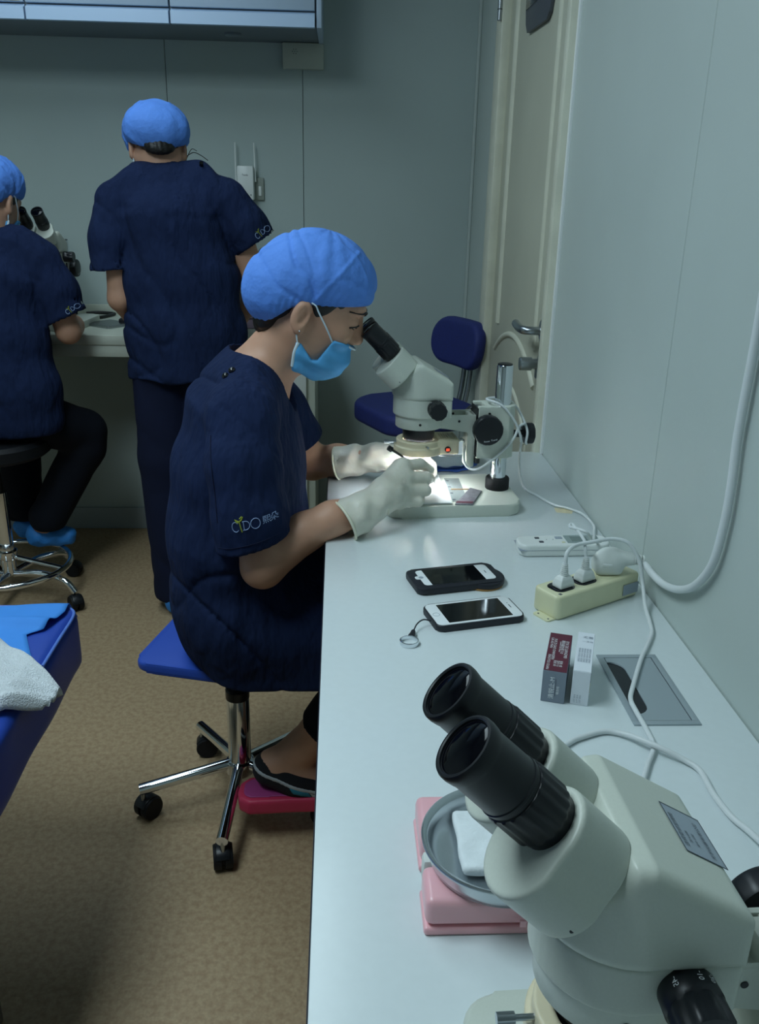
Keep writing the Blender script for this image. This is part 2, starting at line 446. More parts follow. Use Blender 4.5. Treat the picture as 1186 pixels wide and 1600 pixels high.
# door in the right wall, hinged on its far side
dr = empty('door_1', (XR, 2.55, 0), kind='structure')
boxr('leaf', (XR + .006, 2.128, 0.008), (XR + .045, 2.985, 2.02), 'door_paint', dr, bevel=0.002)
def casing(lo, hi, m='door_trim', b=.006): return boxr('casing', lo, hi, m, dr, bevel=b)
casing((XR - .022, Y_D0 + .010, 0), (XR + .02, Y_D0 + .046, 2.075)); casing((XR - .012, Y_D0 + .040, 0), (XR + .02, Y_D0 + .056, 2.06), 'door_paint', .004)
casing((XR - .022, 2.975, 0), (XR + .02, Y_D1, 2.075)); casing((XR - .022, Y_D0, 2.02), (XR + .02, Y_D1, 2.09))
boxr('seal_strip', (XR - .006, Y_D0 - .003, 0.78), (XR + .002, Y_D0 + .010, 2.09), 'seal_white', dr, bevel=.001)
def moulding(pts, r=.013, sub=6): return tube('moulding', pts, r, 'door_trim', dr, n=8, sub=sub, flat=0.75)
XM = XR + .0115
arch = lambda z0, hw, rise, yc=2.575: [(XM, yc + hw * t, z0 + rise * (1 - t * t)) for t in np.linspace(-1, 1, 13)]
# upper panel with arched lower edge, lower panel with arched head
moulding([(XM, 2.30, 1.93), (XM, 2.30, 1.5), (XM, 2.30, 1.06), (XM, 2.30, 1.00)], .016, 4); moulding([(XM, 2.855, 1.93), (XM, 2.855, 1.5), (XM, 2.855, .99)], .020, 4)
moulding([(XM, 2.30, 1.93), (XM, 2.575, 1.93), (XM, 2.855, 1.93)], .016, 4)
moulding(arch(.905, .305, .085), .014, 2)
moulding(arch(.735, .255, .105), .012, 2)
moulding([(XM, 2.32, .735), (XM, 2.32, .45), (XM, 2.32, .2)], .012, 4); moulding([(XM, 2.83, .735), (XM, 2.83, .45), (XM, 2.83, .2)], .012, 4); moulding([(XM, 2.32, .2), (XM, 2.575, .2), (XM, 2.83, .2)], .012, 4)
h = lathe('handle', [(.026, 0), (.027, .003), (.027, .008), (.012, .009), (.0105, .012)], (XR + .006, 2.205, 1.064), (-1, 0, 0), 'steel', dr)
tube('lever', [(XM - .008, 2.205, 1.064), (XM - .035, 2.205, 1.064), (XM - .052, 2.213, 1.064), (XM - .058, 2.232, 1.064), (XM - .059, 2.27, 1.065), (XM - .056, 2.318, 1.066)], .0105, 'steel', h, n=14)
k = lathe('thumb_turn', [(.026, 0), (.026, .007), (.014, .008), (.013, .026), (.017, .027), (.017, .055), (.015, .057)], (XR + .006, 2.20, .982), (-1, 0, 0), 'steel', dr)
boxr('keeper', (XM - .02, 2.19, .945), (XM - .002, 2.212, .972), 'steel', dr, bevel=.003)
hg = cyl('hinge', (XR - .028, 2.985, 1.87), (XR - .028, 2.985, 2.0), .007, 'steel', dr, bev=.002)
for z in (1.9, 1.97): cyl('knuckle', (XR - .028, 2.985, z), (XR - .028, 2.985, z + .002), .0078, 'black_plastic', hg)
# hook-shaped sign near the top of the door
sg = empty('door_sign', (XR, 2.53, 1.8), 'dark slanted sign plate fixed high on the cream door', 'sign')
poly = [(2.70, 2.02), (2.70, 1.86), (2.685, 1.815), (2.66, 1.792), (2.42, 1.787), (2.392, 1.800), (2.378, 1.83), (2.378, 2.02)]
prism('plate', poly, XR - .004, XR + .005, 'btn_dark', sg, axis=0, bevel=.001)
boxr('face', (XR - .0055, 2.45, 1.85), (XR - .004, 2.69, 2.01), 'screen_off', sg, bevel=.0005)
text('lettering', '室', .11, basis((XR - .0062, 2.60, 1.905), (0, -1, 0), (0, 0, 1)), 'print_grey', sg)

# ------------------------------------------------------------------ far wall: cabinet, boxes, bench
cab = empty('wall_cabinet', (-.8, YB, 1.87), 'pale blue grey wall cabinet with handle rails above the bench', 'cabinet')
CY0, CZ = 3.17, 1.868
boxr('body', (-2.02, CY0 + .02, CZ), (-.075, YB - .001, 2.58), 'cab_body', cab, bevel=.002)
boxr('end_panel', (-.0745, CY0 + .004, CZ - .004), (-.058, YB - .001, 2.58), 'cab_front', cab, bevel=.002)
for a, b in ((-2.02, -1.443), (-1.437, -.988), (-.982, -.540), (-.534, -.080)):
    d = boxr('door', (a, CY0, CZ + .044), (b, CY0 + .019, 2.57), 'cab_front', cab, bevel=.002)
    prism('handle_rail', [(CY0 - .004, CZ + .032), (CY0 - .004, CZ - .004), (CY0 + .02, CZ - .004), (CY0 + .02, CZ + .040), (CY0 + .012, CZ + .040), (CY0 + .006, CZ + .032)], a, b, 'cab_rail', d, axis=0)
lathe('puck_lamp', [(.028, 0), (.028, .006), (.022, .010), (.0, .010)], (-.36, 3.36, CZ), (0, 0, -1), 'cab_body', cab)
st = boxr('cabinet_notice', (-1.30, CY0 - .0016, CZ + .047), (-.998, CY0 - .0004, CZ + .14), 'sticker', bevel=0); tag(st, 'cream paper notice stuck on the leftmost cabinet door', 'notice')
text('lettering', 'PACKS AND\nOR JOINTS', .030, basis((-1.09, CY0 - .0022, CZ + .085), (1, 0, 0), (0, 0, 1)), 'print_grey', st)
wbx = empty('wall_box', (-.13, YB, 1.82), 'cream plastic call box with speaker holes below the cabinet corner', 'wall box')
boxr('case', (-.204, YB - .035, 1.783), (-.058, YB - .0005, 1.867), 'bench', wbx, bevel=.004)
for i in range(7):
    a = i * math.pi / 3; r = .008 if i < 6 else 0
    cyl('speaker_hole', (-.160 + r * math.cos(a), YB - .0358, 1.838 + r * math.sin(a)), (-.160 + r * math.cos(a), YB - .034, 1.838 + r * math.sin(a)), .0017, 'btn_dark', wbx, n=8)
sk = empty('wall_socket', (-.315, YB, 1.39), 'grey wall socket half hidden behind the white wireless repeater', 'socket')
boxr('plate', (-.365, YB - .012, 1.335), (-.283, YB - .0005, 1.415), 'scope_dark', sk, bevel=.003)
boxr('rocker', (-.303, YB - .016, 1.35), (-.292, YB - .011, 1.385), 'white_plastic', sk, bevel=.002)
rt = empty('wireless_repeater', (-.345, YB - .03, 1.33), 'white wireless repeater with two thin aerials plugged into wall', 'repeater')
boxr('case', (-.378, YB - .055, 1.335), (-.317, YB - .013, 1.455), 'white_plastic', rt, bevel=.006)
for x in (-.384, -.312): cyl('aerial', (x, YB - .03, 1.40), (x + (.0 if x < -.35 else -.003), YB - .028, 1.535), .0032, 'white_plastic', rt, n=10, r2=.0024)
text('lettering', 'Tenda', .009, basis((-.348, YB - .0556, 1.423), (1, 0, 0), (0, 0, 1)), 'print_dark', rt)
boxr('indicator', (-.33, YB - .0556, 1.352), (-.326, YB - .0545, 1.356), 'print_dark', rt, bevel=0)

BZ = .905
bench = empty('wall_bench', (-1.1, 3.3, 0), 'long cream workbench fixed along the far wall', 'bench')
boxr('worktop', (-2.2, 3.025, BZ - .035), (-.085, YB - .002, BZ), 'bench', bench, bevel=.004)
boxr('apron', (-2.2, 3.03, BZ - .075), (-.085, 3.05, BZ - .035), 'bench', bench, bevel=.002)
boxr('upstand', (-2.2, YB - .016, BZ), (-.085, YB - .002, BZ + .035), 'bench', bench, bevel=.002)
for x in (-2.18, -1.62): boxr('leg_panel', (x, 3.06, 0), (x + .02, YB - .013, BZ - .036), 'bench', bench, bevel=.002)
ped = empty('drawer_unit', (-.28, 3.3, 0), 'pale wood-grain drawer unit under the right end of the bench', 'drawers')
boxr('carcass', (-.46, 3.052, .02), (-.082, YB - .014, BZ - .037), 'bench', ped, bevel=.002)
for z0, z1 in ((.650, .815), (.44, .632), (.235, .425), (.04, .22)):
    d = boxr('drawer', (-.455, 3.03, z0 + .012 if z0 == .65 else z0), (-.112, 3.0515, z1), 'white_matte', ped, bevel=.002)
    boxr('pull_rail', (-.455, 3.026, z1 + .003), (-.112, 3.049, z1 + .012), 'cab_rail', d, bevel=.001)

# ------------------------------------------------------------------ the long white desk along the right wall
DZ = .78
desk = empty('desk', (.24, 1.0, 0), 'long white laminate desk with dark edge along the right wall', 'desk')
DX0, DX1, DY0, DY1 = -.0235, XR - .002, -.75, 2.10
boxr('worktop', (DX0 + .0012, DY0, DZ - .028), (DX1, DY1, DZ), 'laminate', desk, bevel=.0012)
boxr('edge_band', (DX0, DY0, DZ - .028), (DX0 + .0012, DY1, DZ - .0006), 'edge_dark', desk, bevel=0)
for y in (-.7, .30, 2.04): boxr('leg_panel', (.04, y, 0), (DX1 - .02, y + .025, DZ - .0285), 'desk_under', desk, bevel=.002)
boxr('back_panel', (DX1 - .019, -.7, .25), (DX1, 2.065, DZ - .0285), 'desk_under', desk, bevel=.002)
# ------------------------------------------------------------------ stereo microscope (pillar axis = local origin, base top = z 0)
def make_scope():
    R = empty('stereo_microscope', (0, 0, 0)); P = lambda n_, *a, **k: None
    kw = dict(wc=False)
    prism('base', rrect(-.110, -.005, .276, .200, .030), -.025, 0, 'scope', R, axis=2, bevel=.005, seg=3, **kw)
    lathe('stage_plate', [(.047, -.003), (.047, .0006), (.045, .0010), (0, .0010)], (-.168, -.003, 0), (0, 0, 1), 'white_matte', R, n=48, **kw)
    lathe('pillar', [(.0165, 0), (.0165, .258), (.0150, .261)], (0, 0, 0), (0, 0, 1), 'chrome', R, n=40, **kw)
    lathe('pillar_cap', [(.0150, .2605), (.0150, .263), (.012, .264)], (0, 0, 0), (0, 0, 1), 'black_plastic', R, n=40, **kw)
    lathe('pillar_collar', [(.0245, 0), (.0250, .002), (.0250, .022), (.0235, .0245), (.0168, .0245)], (0, 0, 0), (0, 0, 1), 'black_rubber', R, n=40, **kw)
    head = []
    def H(o): head.append(o); return o
    # focusing block clamped on the pillar
    def f_block(Q):
        d = s_poly(Q[:, 0], Q[:, 1], [(-.056, -.029), (-.020, -.031), (.008, -.031), (.022, -.019), (.027, 0), (.022, .019), (.008, .031), (-.056, .029)]) 
        d = np.maximum(d, np.abs(Q[:, 2] - .128) - .054) - .000
        d = smax(d, -(np.hypot(Q[:, 0], Q[:, 1]) - .0172), .002)
        d = np.maximum(d, -s_box(Q, (-.050, 0, .17), (.022, .034, .06), .002))
        return d
    H(solid('focus_block', f_block, (-.065, -.04, .068), (.035, .04, .19), .0016, 'scope', R, wc=False))
    bl = head[-1]
    boxr('slide', (-.0745, -.019, .052), (-.0575, .019, .163), 'scope', R, bevel=.003, wc=False); H(R.children[-1] if False else bpy.data.objects[[o.name for o in COL.objects][-1]])
    H(boxr('slide_gap', (-.0576, -.0275, .078), (-.0555, .0275, .178), 'black_plastic', R, bevel=0, wc=False))
    H(boxr('rack', (-.0560, -.006, .080), (-.044, .006, .179), 'steel', R, bevel=.001, wc=False))
    H(boxr('stop_screw', (-.0575, -.026, .062), (-.047, -.014, .076), 'black_plastic', R, bevel=.002, wc=False))
    grip = lambda n, d: (lambda i, k, r: r - (d if (k // n) % 2 else 0))
    for s in (-1, 1):
        kn = H(lathe('focus_knob', [(.010, .030), (.010, .037), (.029, .038), (.0305, .041), (.0305, .054), (.0285, .058), (.024, .0595), (0, .0595)], (-.040, 0, .139), (0, s, 0), 'black_plastic', R, n=64, mod=lambda i, k, r: r - (.0006 if k % 4 == 0 and r > .029 else 0), wc=False))
        if s < 0:
            text('lettering', 'Focus  Travel', .0050, basis((-.036, -.0599, .120), (1, 0, .18), (-.18, 0, 1)), 'print_white', kn, wc=False)
    ck = H(lathe('clamp_knob', [(.008, .026), (.008, .050), (.021, .051), (.0225, .054), (.0225, .066), (.020, .069), (0, .069)], (0, 0, .118), (1, 0, 0), 'black_plastic', R, n=48, mod=grip(3, .0008), wc=False))
    # arm: U channel running to the head ring
    bm = bmesh.new()
    prof = [(-.160, .164), (-.060, .164), (-.060, .100), (-.067, .118), (-.078, .1285), (-.120, .136), (-.150, .139), (-.160, .139)]
    bm_prism(bm, prof, -.0240, -.0195, axis=1); bm_prism(bm, prof, .0195, .0240, axis=1)
    bm_box(bm, (-.10, 0, .1415), (.085, .039, .005)); bm_box(bm, (-.063, 0, .138), (.005, .039, .05))
    H(from_bm('arm', bm, 'scope', R, wc=False))
    H(lathe('head_ring', [(.040, .1385), (.0468, .1385), (.0480, .1400), (.0480, .1640), (.0470, .1648), (.040, .1648)], (-.172, 0, 0), (0, 0, 1), 'scope', R, n=64, wc=False))
    for (u, v, w) in ((-.178, -.0481, .151), (-.094, -.0243, .1515), (-.098, .0194, .157), (-.034, -.0312, .168)):
        H(cyl('grub_screw', (u, v - .0004, w), (u, v + .004, w), .0026, 'black_plastic', R, n=12, wc=False))
    # lower zoom body
    dshape = lambda r, ux: [(ux, -r)] + [(-.172 - r * math.sin(t), -r * math.cos(t)) for t in np.linspace(0, math.pi, 25)] + [(ux, r)]
    D1 = dshape(.0535, -.1165); D2 = dshape(.0565, -.1130)
    def f_low(Q):
        return smax(s_poly(Q[:, 0], Q[:, 1], D1) + .002, np.abs(Q[:, 2] - .1825) - .0185 + .002, .003) - .002
    H(solid('zoom_body', f_low, (-.235, -.06, .158), (-.105, .06, .206), .0016, 'scope', R, wc=False))
    prof2 = [(-.262, .1985), (-.1130, .1985), (-.1130, .2345), (-.1760, .2715), (-.1870, .2715), (-.244, .2145)]
    def f_head(Q):
        d = smax(s_poly(Q[:, 0], Q[:, 1], D2) + .004, s_poly(Q[:, 0], Q[:, 2], prof2) + .004, .010) - .004
        return d
    hd = H(solid('head', f_head, (-.240, -.062, .192), (-.106, .062, .282), .0014, 'scope', R, wc=False))
    # label plate on the sloping top
    e1 = Vector((.0630, 0, -.0370)).normalized(); nrm = Vector((.0370, 0, .0630)).normalized()
    top = Vector((-.1760, 0, .2715))
    def sp(a, v, z=0.0): p = top + e1 * a; return Vector((p.x, v, p.z)) + nrm * z
    la, lb, lv0, lv1 = .0375, .0700, -.018, .026
    def quad(bm, a0, a1, v0, v1, z): bm.faces.new([bm.verts.new(sp(a, v, z)) for a, v in ((a0, v0), (a0, v1), (a1, v1), (a1, v0))])
    ZL = -.0004
    bm = bmesh.new(); quad(bm, la, lb, lv0, lv1, ZL + .0008); lp = H(from_bm('label_plate', bm, 'btn_grey', hd, smooth=False, wc=False))
    bm = bmesh.new(); t_ = .0007
    for a0, a1, v0, v1 in ((la, lb, lv0, lv0 + t_), (la, lb, lv1 - t_, lv1), (la, la + t_, lv0, lv1), (lb - t_, lb, lv0, lv1)): quad(bm, a0, a1, v0, v1, ZL + .0010)
    from_bm('border', bm, 'print_dark', lp, smooth=False, wc=False)
    fwd = (0, -1, 0)
    for a, v, s, sz in ((.0420, .0025, '连续变倍显微镜', .0042), (.0480, -.001, '放大倍数', .0026), (.0530, -.002, '编号 日期', .0026), (.0620, .002, '光学仪器有限公司', .0040)):
        text('lettering', s, sz, basis(sp(a, v, ZL + .0012), (0, 1, 0), -e1), 'print_dark', lp, wc=False)
    # prism housings and eyepieces
    ax = Vector((-1, 0, 1)).normalized()
    for s in (-1, 1):
        def f_h(Q, s=s):
            a = (Q[:, 2] - Q[:, 0]) * .70711; b = (Q[:, 2] + Q[:, 0]) * .70711; v = Q[:, 1] * s
            q = np.stack([b, v, np.zeros_like(b)], 1)
            d = smin(s_cap(q, (.0380, .0285, 0), (.0200, .0305, 0), .0242, .0292), s_cap(q, (.030, .0285, 0), (.020, .0305, 0), .0268, .0296), .006)
            d = np.maximum(d, -(v - .0028))
            return smax(d + .001, np.abs(a - .3440) - .0220 + .001, .0032) - .001
        H(solid('prism_housing', f_h, (-.285, -.065 if s < 0 else -.004, .205), (-.165, .004 if s < 0 else .065, .318), .0012, 'scope', R, wc=False)); ph = head[-1]
        # small screw at the housing's rear rim
        c = Vector((-.7071 * .3275 + .7071 * .012, s * .0598, .7071 * .3275 + .7071 * .012))
        cyl('screw', c - Vector((0, s * .003, 0)), c + Vector((0, s * .0006, 0)), .0014, 'black_plastic', ph, n=10, wc=False)
        o = Vector((.0390 * .70711, s * .0275, .0390 * .70711))
        ep = H(lathe('eyepiece', [(.0160, .3640), (.0178, .3645), (.0180, .3700), (.0200, .3725), (.0205, .3740), (.0205, .3950), (.0198, .3962), (.0190, .3966), (.0190, .3990), (.0196, .3995), (.0196, .4010), (.0190, .4016), (.0188, .4270), (.0194, .4290), (.0200, .4330), (.0199, .4362), (.0192, .4378), (.0178, .4380), (.0170, .4374), (.0168, .4360), (0, .4358)], o, ax, 'black_plastic', R, n=72, wc=False,
                     mod=lambda i, k, r: r - (.0009 if 3 <= i <= 5 and (k // 2) % 2 else 0)))
        lathe('lens', [(.0168, .4359), (.0150, .4366), (.0110, .4374), (.0055, .4379), (0, .4381)], o, ax, 'lens', ep, n=40, wc=False)
    # zoom knobs
    for s in (-1, 1):
        kn = H(lathe('zoom_knob', [(.0165, .052), (.0172, .054), (.0178, .066), (.0165, .068), (.0175, .070), (.0175, .084), (.0160, .0865), (0, .0865)], (-.1490, 0, .1855), (0, s, 0), 'black_plastic', R, n=60, wc=False,
                        mod=lambda i, k, r: r - (.0012 if 4 <= i <= 5 and (k // 3) % 2 else 0)))
        for t, ang in (('-10', 80), ('-20', 55), ('-45', 128)):
            a = math.radians(ang); c = Vector((-.1490 + math.cos(a) * .01800, s * .060, .1855 + math.sin(a) * .01800))
            text('lettering', t, .0048, basis(c, (0, s, 0), (-math.sin(a), 0, math.cos(a)) if s > 0 else (math.sin(a) * -1, 0, math.cos(a))), 'print_white', kn, wc=False)
    # nosepiece, objective and ring lamp
    H(lathe('nosepiece', [(.0335, .1390), (.0335, .134), (.0320, .1160), (.0300, .113), (.0285, .105), (.0285, .092), (.024, .092), (.022, .098), (0, .098)], (-.172, 0, 0), (0, 0, 1), 'black_plastic', R, n=56, wc=False))
    H(lathe('objective_rim', [(.0345, .1350), (.0352, .1355), (.0352, .1384), (.0345, .1386)], (-.172, 0, 0), (0, 0, 1), 'chrome', R, n=56, wc=False))
    def f_ring(Q):
        u = Q[:, 0] + .172; r = np.hypot(u, Q[:, 1]); w = Q[:, 2]
        lo = np.maximum(r - .0500, np.abs(w - .0920) - .0080); hi = np.maximum(r - .0455, np.abs(w - .1035) - .0085)
        bx = s_box(Q, (-.1150, 0, .1000), (.044, .062, .032), .003)
        d = smin(smin(lo, hi, .002), bx, .003)
        d = smax(d + .001, -(r - .0330), .002) - .001
        g = np.maximum(r - .0465, w - .0880); g = np.maximum(g, .0340 - r)
        return smax(d, -g, .001)
    rl = H(solid('ring_lamp', f_ring, (-.228, -.056, .080), (-.088, .056, .121), .0016, 'ivory', R, wc=False))
    bm = bmesh.new()
    for k in range(7): bm_box(bm, (-.128 + k * .0048, -.004, .1166), (.0016, .040, .0016))
    from_bm('vent_ribs', bm, 'ivory', rl, wc=False)
    H(lathe('lamp_glass', [(.0345, .0878), (.0345, .0868), (.0460, .0868), (.0460, .0878)], (-.172, 0, 0), (0, 0, 1), 'white_matte', rl, n=48, wc=False)); glass = head.pop()
    sw = lathe('switch', [(.0062, 0), (.0062, .003), (.0048, .0032), (0, .0032)], (-.1165, -.0312, .0955), (0, -1, 0), 'black_plastic', rl, n=24, wc=False)
    boxr('switch_light', (-.1205, -.0362, .0925), (-.1130, -.0340, .0985), 'orange_led', rl, bevel=.001, wc=False)
    for k, (a, l) in enumerate(((180, 1.0), (282, .45), (60, .45))):
        t = math.radians(a); dvec = Vector((math.cos(t), math.sin(t), 0)); c = Vector((-.172, 0, .1050)) + dvec * .0445
        sc_ = cyl('thumb_screw', c, c + dvec * .014 * max(l, .6), .0022, 'steel', rl, n=12, wc=False)
        lathe('screw_head', [(.0042, 0), (.0042, .012)], c + dvec * .014 * max(l, .6), dvec, 'steel', sc_, n=24, mod=grip(1, .0005), wc=False) if l > .5 else None
    H(tube('lamp_plug', [(-.094, .004, .100), (-.086, .006, .103), (-.078, .010, .104)], .0038, 'white_plastic', R, n=12, sub=4, wc=False))
    return R, head, glass
scope_proto, SCOPE_HEAD, SCOPE_GLASS = make_scope()
flush_text()
HEAD_NAMES = {o.name for o in SCOPE_HEAD if o.parent is scope_proto}
def set_scope(R, loc, rz, dz, label, lit=False, src=None):
    R.location = loc; R.rotation_euler = (0, 0, rz)
    tag(R, label, 'microscope', 'stereo microscopes')
    return R
fixed = {'base', 'stage_plate', 'pillar', 'pillar_cap', 'pillar_collar'}
def drop_head(R, dz):
    for c in R.children:
        if c.name.split('.')[0] not in fixed: c.location.z += dz
S2 = scope_proto
S1 = copy_tree(S2); S3 = copy_tree(S2)
set_scope(S2, (.335, 1.745, DZ + .025), math.radians(5), 0, 'stereo microscope the seated woman looks through, lamp lit')
set_scope(S1, (.347, .427, DZ + .025), math.radians(2.2), 0, 'large stereo microscope in the near right corner of the desk'); drop_head(S1, -.0185)
set_scope(S3, (-.985, 3.33, BZ + .025), math.radians(90 - 4), 0, 'stereo microscope on the far bench beside the leftmost person'); drop_head(S3, .03)
for c in S2.children:
    if c.name.split('.')[0] == 'ring_lamp':
        for g in c.children:
            if g.name.split('.')[0] == 'lamp_glass':
                g.data = g.data.copy(); g.data.materials[0] = MATS['led']
# the lit ring's own light
sl = bpy.data.lights.new('ring_lamp_light', 'SPOT'); sl.energy = 1.3; sl.spot_size = math.radians(46); sl.spot_blend = .6; sl.shadow_soft_size = .03; sl.color = (.93, .97, 1.0)
so = bpy.data.objects.new('ring_lamp_light', sl); COL.objects.link(so); so.location = (.335 - .172 * math.cos(math.radians(5)), 1.745 - .172 * math.sin(math.radians(5)), DZ + .025 + .084)
# ------------------------------------------------------------------ things on the white desk
def rect_frame(p0, ang):
    c, s = math.cos(ang), math.sin(ang); return lambda a, b: (p0[0] + a * c - b * s, p0[1] + a * s + b * c)
# phone in a black case with a round-eared back
a1 = math.radians(13.5); ph1 = empty('mobile_phone', (.195, 1.328, DZ), 'phone in thick black case with round bulge, nearer the lit microscope', 'phone', 'phones on the desk', rz=a1)
body = rrect(0, 0, .152, .079, .012)
ear = [(.052 + .030 * math.cos(t), -.006 + .044 * math.sin(t)) for t in np.linspace(-2.6, 1.9, 20)]
bm = bmesh.new(); bm_prism(bm, body, .0025, .0125, 2, .002); from_bm('case', bm, 'phone_case', ph1, wc=False)
prism('cork_ear', [(.045 + .036 * math.cos(t), -.008 + .040 * math.sin(t)) for t in np.linspace(0, 2 * math.pi, 30)[:-1]], 0, .0028, 'cork', ph1, bevel=.0005, wc=False)
prism('ear_bulge', [(.047 + .036 * math.cos(t), -.008 + .040 * math.sin(t)) for t in np.linspace(0, 2 * math.pi, 30)[:-1]], .0028, .0115, 'phone_case', ph1, bevel=.002, wc=False)
prism('front_glass', rrect(.002, .002, .126, .058, .007), .0118, .0129, 'phone_white', ph1, bevel=.0002, wc=False)
prism('home_tab', rrect(-.061, .004, .014, .012, .004), .0118, .01295, 'phone_white', ph1, wc=False)
prism('screen', rrect(-.0015, .002, .094, .0585, .001), .0128, .01305, 'screen', ph1, wc=False)
prism('speaker_slot', rrect(.055, .002, .0014, .010, .0006), .0128, .0131, 'print_dark', ph1, wc=False)
prism('home_button', [(-.058 + .0042 * math.cos(t), .004 + .0042 * math.sin(t)) for t in np.linspace(0, 6.283, 20)[:-1]], .0128, .01310, 'btn_grey', ph1, wc=False)
a2 = math.radians(14.0); ph2 = empty('mobile_phone', (.2085, 1.203, DZ), 'white-faced phone in slim black case with a ring strap', 'phone', 'phones on the desk', rz=a2)
prism('case', rrect(0, 0, .143, .075, .011), 0, .0105, 'phone_case', ph2, bevel=.0025, wc=False, seg=3)
prism('front_glass', rrect(0, 0, .1385, .0700, .0095), .0100, .0112, 'phone_white', ph2, bevel=.0004, wc=False)
prism('screen', rrect(0.001, 0, .1035, .0600, .0006), .0110, .01135, 'screen', ph2, wc=False)
prism('speaker_slot', rrect(.0605, 0, .0014, .011, .0006), .0110, .0114, 'print_dark', ph2, wc=False)
prism('camera_dot', [(.0605 + .001 * math.cos(t), .0105 + .001 * math.sin(t)) for t in np.linspace(0, 6.283, 9)[:-1]], .0110, .0114, 'print_dark', ph2, wc=False)
hb = tube('home_button', [(-.0605 + .0052 * math.cos(t), .0052 * math.sin(t), .0112) for t in np.linspace(0, 6.283, 25)[:-1]], .0004, 'btn_grey', ph2, n=5, sub=1, closed=True, wc=False)
strap = empty('ring_strap', (.105, 1.13, DZ), 'steel ring strap with black cord lying before the white phone', 'phone strap')
lathe('ring', [(.0125, 0), (.0138, .0004), (.0142, .003), (.0138, .0066), (.0125, .007), (.0118, .0035), (.0125, 0)], (.1035, 1.118, DZ), (0, 0, 1), 'chrome', strap, n=40, cap=False)
tube('connector', [(.1075, 1.131, DZ + .005), (.110, 1.139, DZ + .005), (.1115, 1.147, DZ + .005)], lambda t: .0052 - .0018 * t, 'phone_case', strap, sub=3)
tube('cord', [(.1115, 1.146, DZ + .005), (.118, 1.160, DZ + .010), (.128, 1.170, DZ + .012), (.140, 1.1725, DZ + .009)], .0011, 'phone_case', strap, n=8)

# air-conditioner remote
ar = math.radians(2.0); rm = empty('remote_control', (.408, 1.460, DZ), 'white remote control with grey display behind the power strip', 'remote', rz=ar)
def f_rem(Q):
    d = s_poly(Q[:, 0], Q[:, 1], rrect(0, 0, .168, .050, .018)); 
    return smax(d + .003, np.abs(Q[:, 2] - .0115) - .0115 + .003, .005) - .003
solid('case', f_rem, (-.09, -.03, -.003), (.09, .03, .026), .0013, 'white_plastic', rm, wc=False)
boxr('case_seam', (-.084, -.0253, .0125), (.084, .0253, .0131), 'print_grey', rm, bevel=0, wc=False)
prism('display_bezel', rrect(.036, .002, .062, .036, .002), .0225, .0236, 'btn_mint', rm, wc=False)
prism('display', rrect(.030, .002, .030, .022, .001), .0234, .0239, 'lcd', rm, wc=False)
for x, y, w, h, m_ in ((-.046, .009, .008, .007, 'btn_dark'), (-.042, -.009, .008, .007, 'btn_dark'), (-.006, .009, .013, .010, 'btn_grey'), (-.002, -.012, .006, .004, 'strip')):
    prism('button', rrect(x, y, w, h, .0012), .0225, .0240, m_, rm, bevel=.0004, wc=False)
for x in (-.030, -.018): prism('arrow_mark', [(x - .001, .001), (x + .001, .001), (x, .003)], .0225, .0234, 'print_dark', rm, wc=False)
sti = prism('tape_patch', [(.447, 1.690), (.470, 1.686), (.484, 1.676), (.476, 1.656), (.446, 1.664)], DZ, DZ + .0005, 'sticker'); tag(sti, 'small beige tape patch stuck on the desk near the wall', 'tape')

# power strip
ang = math.radians(31); ps = empty('power_strip', (.3985, 1.257, DZ), 'cream power strip on the desk with three plugs in it', 'power strip', rz=ang)
def f_strip(Q):
    k = 1 - (Q[:, 2] - .02) * .25
    d = s_poly(Q[:, 0], Q[:, 1] / k, rrect(0, 0, .185, .056, .010)); return smax(d + .003, np.abs(Q[:, 2] - .020) - .020 + .003, .006) - .003
solid('case', f_strip, (-.10, -.036, -.004), (.10, .036, .044), .0014, 'strip', ps, wc=False)
prism('mounting_tab', rrect(-.096, -.006, .020, .034, .004), 0, .0025, 'strip', ps, bevel=.0005, wc=False)
for y in (-.018, .004): cyl('screw_hole', (-.100, y, .002), (-.100, y, .0029), .0016, 'btn_dark', ps, n=10, wc=False)
for x in (-.060, -.012): prism('socket_insert', rrect(x, 0, .040, .034, .012), .0385, .0408, 'screen_off', ps, bevel=.0004, wc=False)
prism('socket_insert', rrect(.040, 0, .046, .040, .012), .0385, .0406, 'strip', ps, bevel=.0004, wc=False)
boxr('rating_label', (.052, -.0300, .008), (.086, -.0288, .026), 'btn_grey', ps, bevel=0, wc=False)
boxr('switch_slot', (-.083, -.022, .0392), (-.078, -.017, .0403), 'btn_dark', ps, bevel=0, wc=False)
def plug(x, loc_label, tilt):
    t = empty('power_plug', (0, 0, 0), loc_label, 'plug', 'two-pin plugs in the power strip')
    f = rect_frame((.3985, 1.257), ang); cx, cy = f(x, -.002); t.location = (cx, cy, DZ + .041)
    M = RZ(ang)
    def f_pl(Q):
        w = Q[:, 2]; k = np.interp(w, [0, .006, .014, .020], [.0125, .0125, .0105, .0070]).astype(np.float32)
        return smax(np.maximum(np.abs(Q[:, 0]) - k * 1.15, np.abs(Q[:, 1]) - k * .8) + .001, np.abs(w - .010) - .010 + .001, .003) - .001
    o = solid('plug_body', f_pl, (-.017, -.017, -.003), (.017, .017, .024), .0012, 'white_plastic', t, wc=False); o.rotation_euler = (0, 0, ang)
    for k in range(6): cyl('relief_ring', (0, 0, .0205 + k * .0030), (0, 0, .0225 + k * .0030), .0066 - k * .0004, 'white_plastic', t, n=16, wc=False)
    cyl('relief_core', (0, 0, .019), (0, 0, .040), .0050, 'cable_white', t, n=14, wc=False, r2=.0036)
    return t
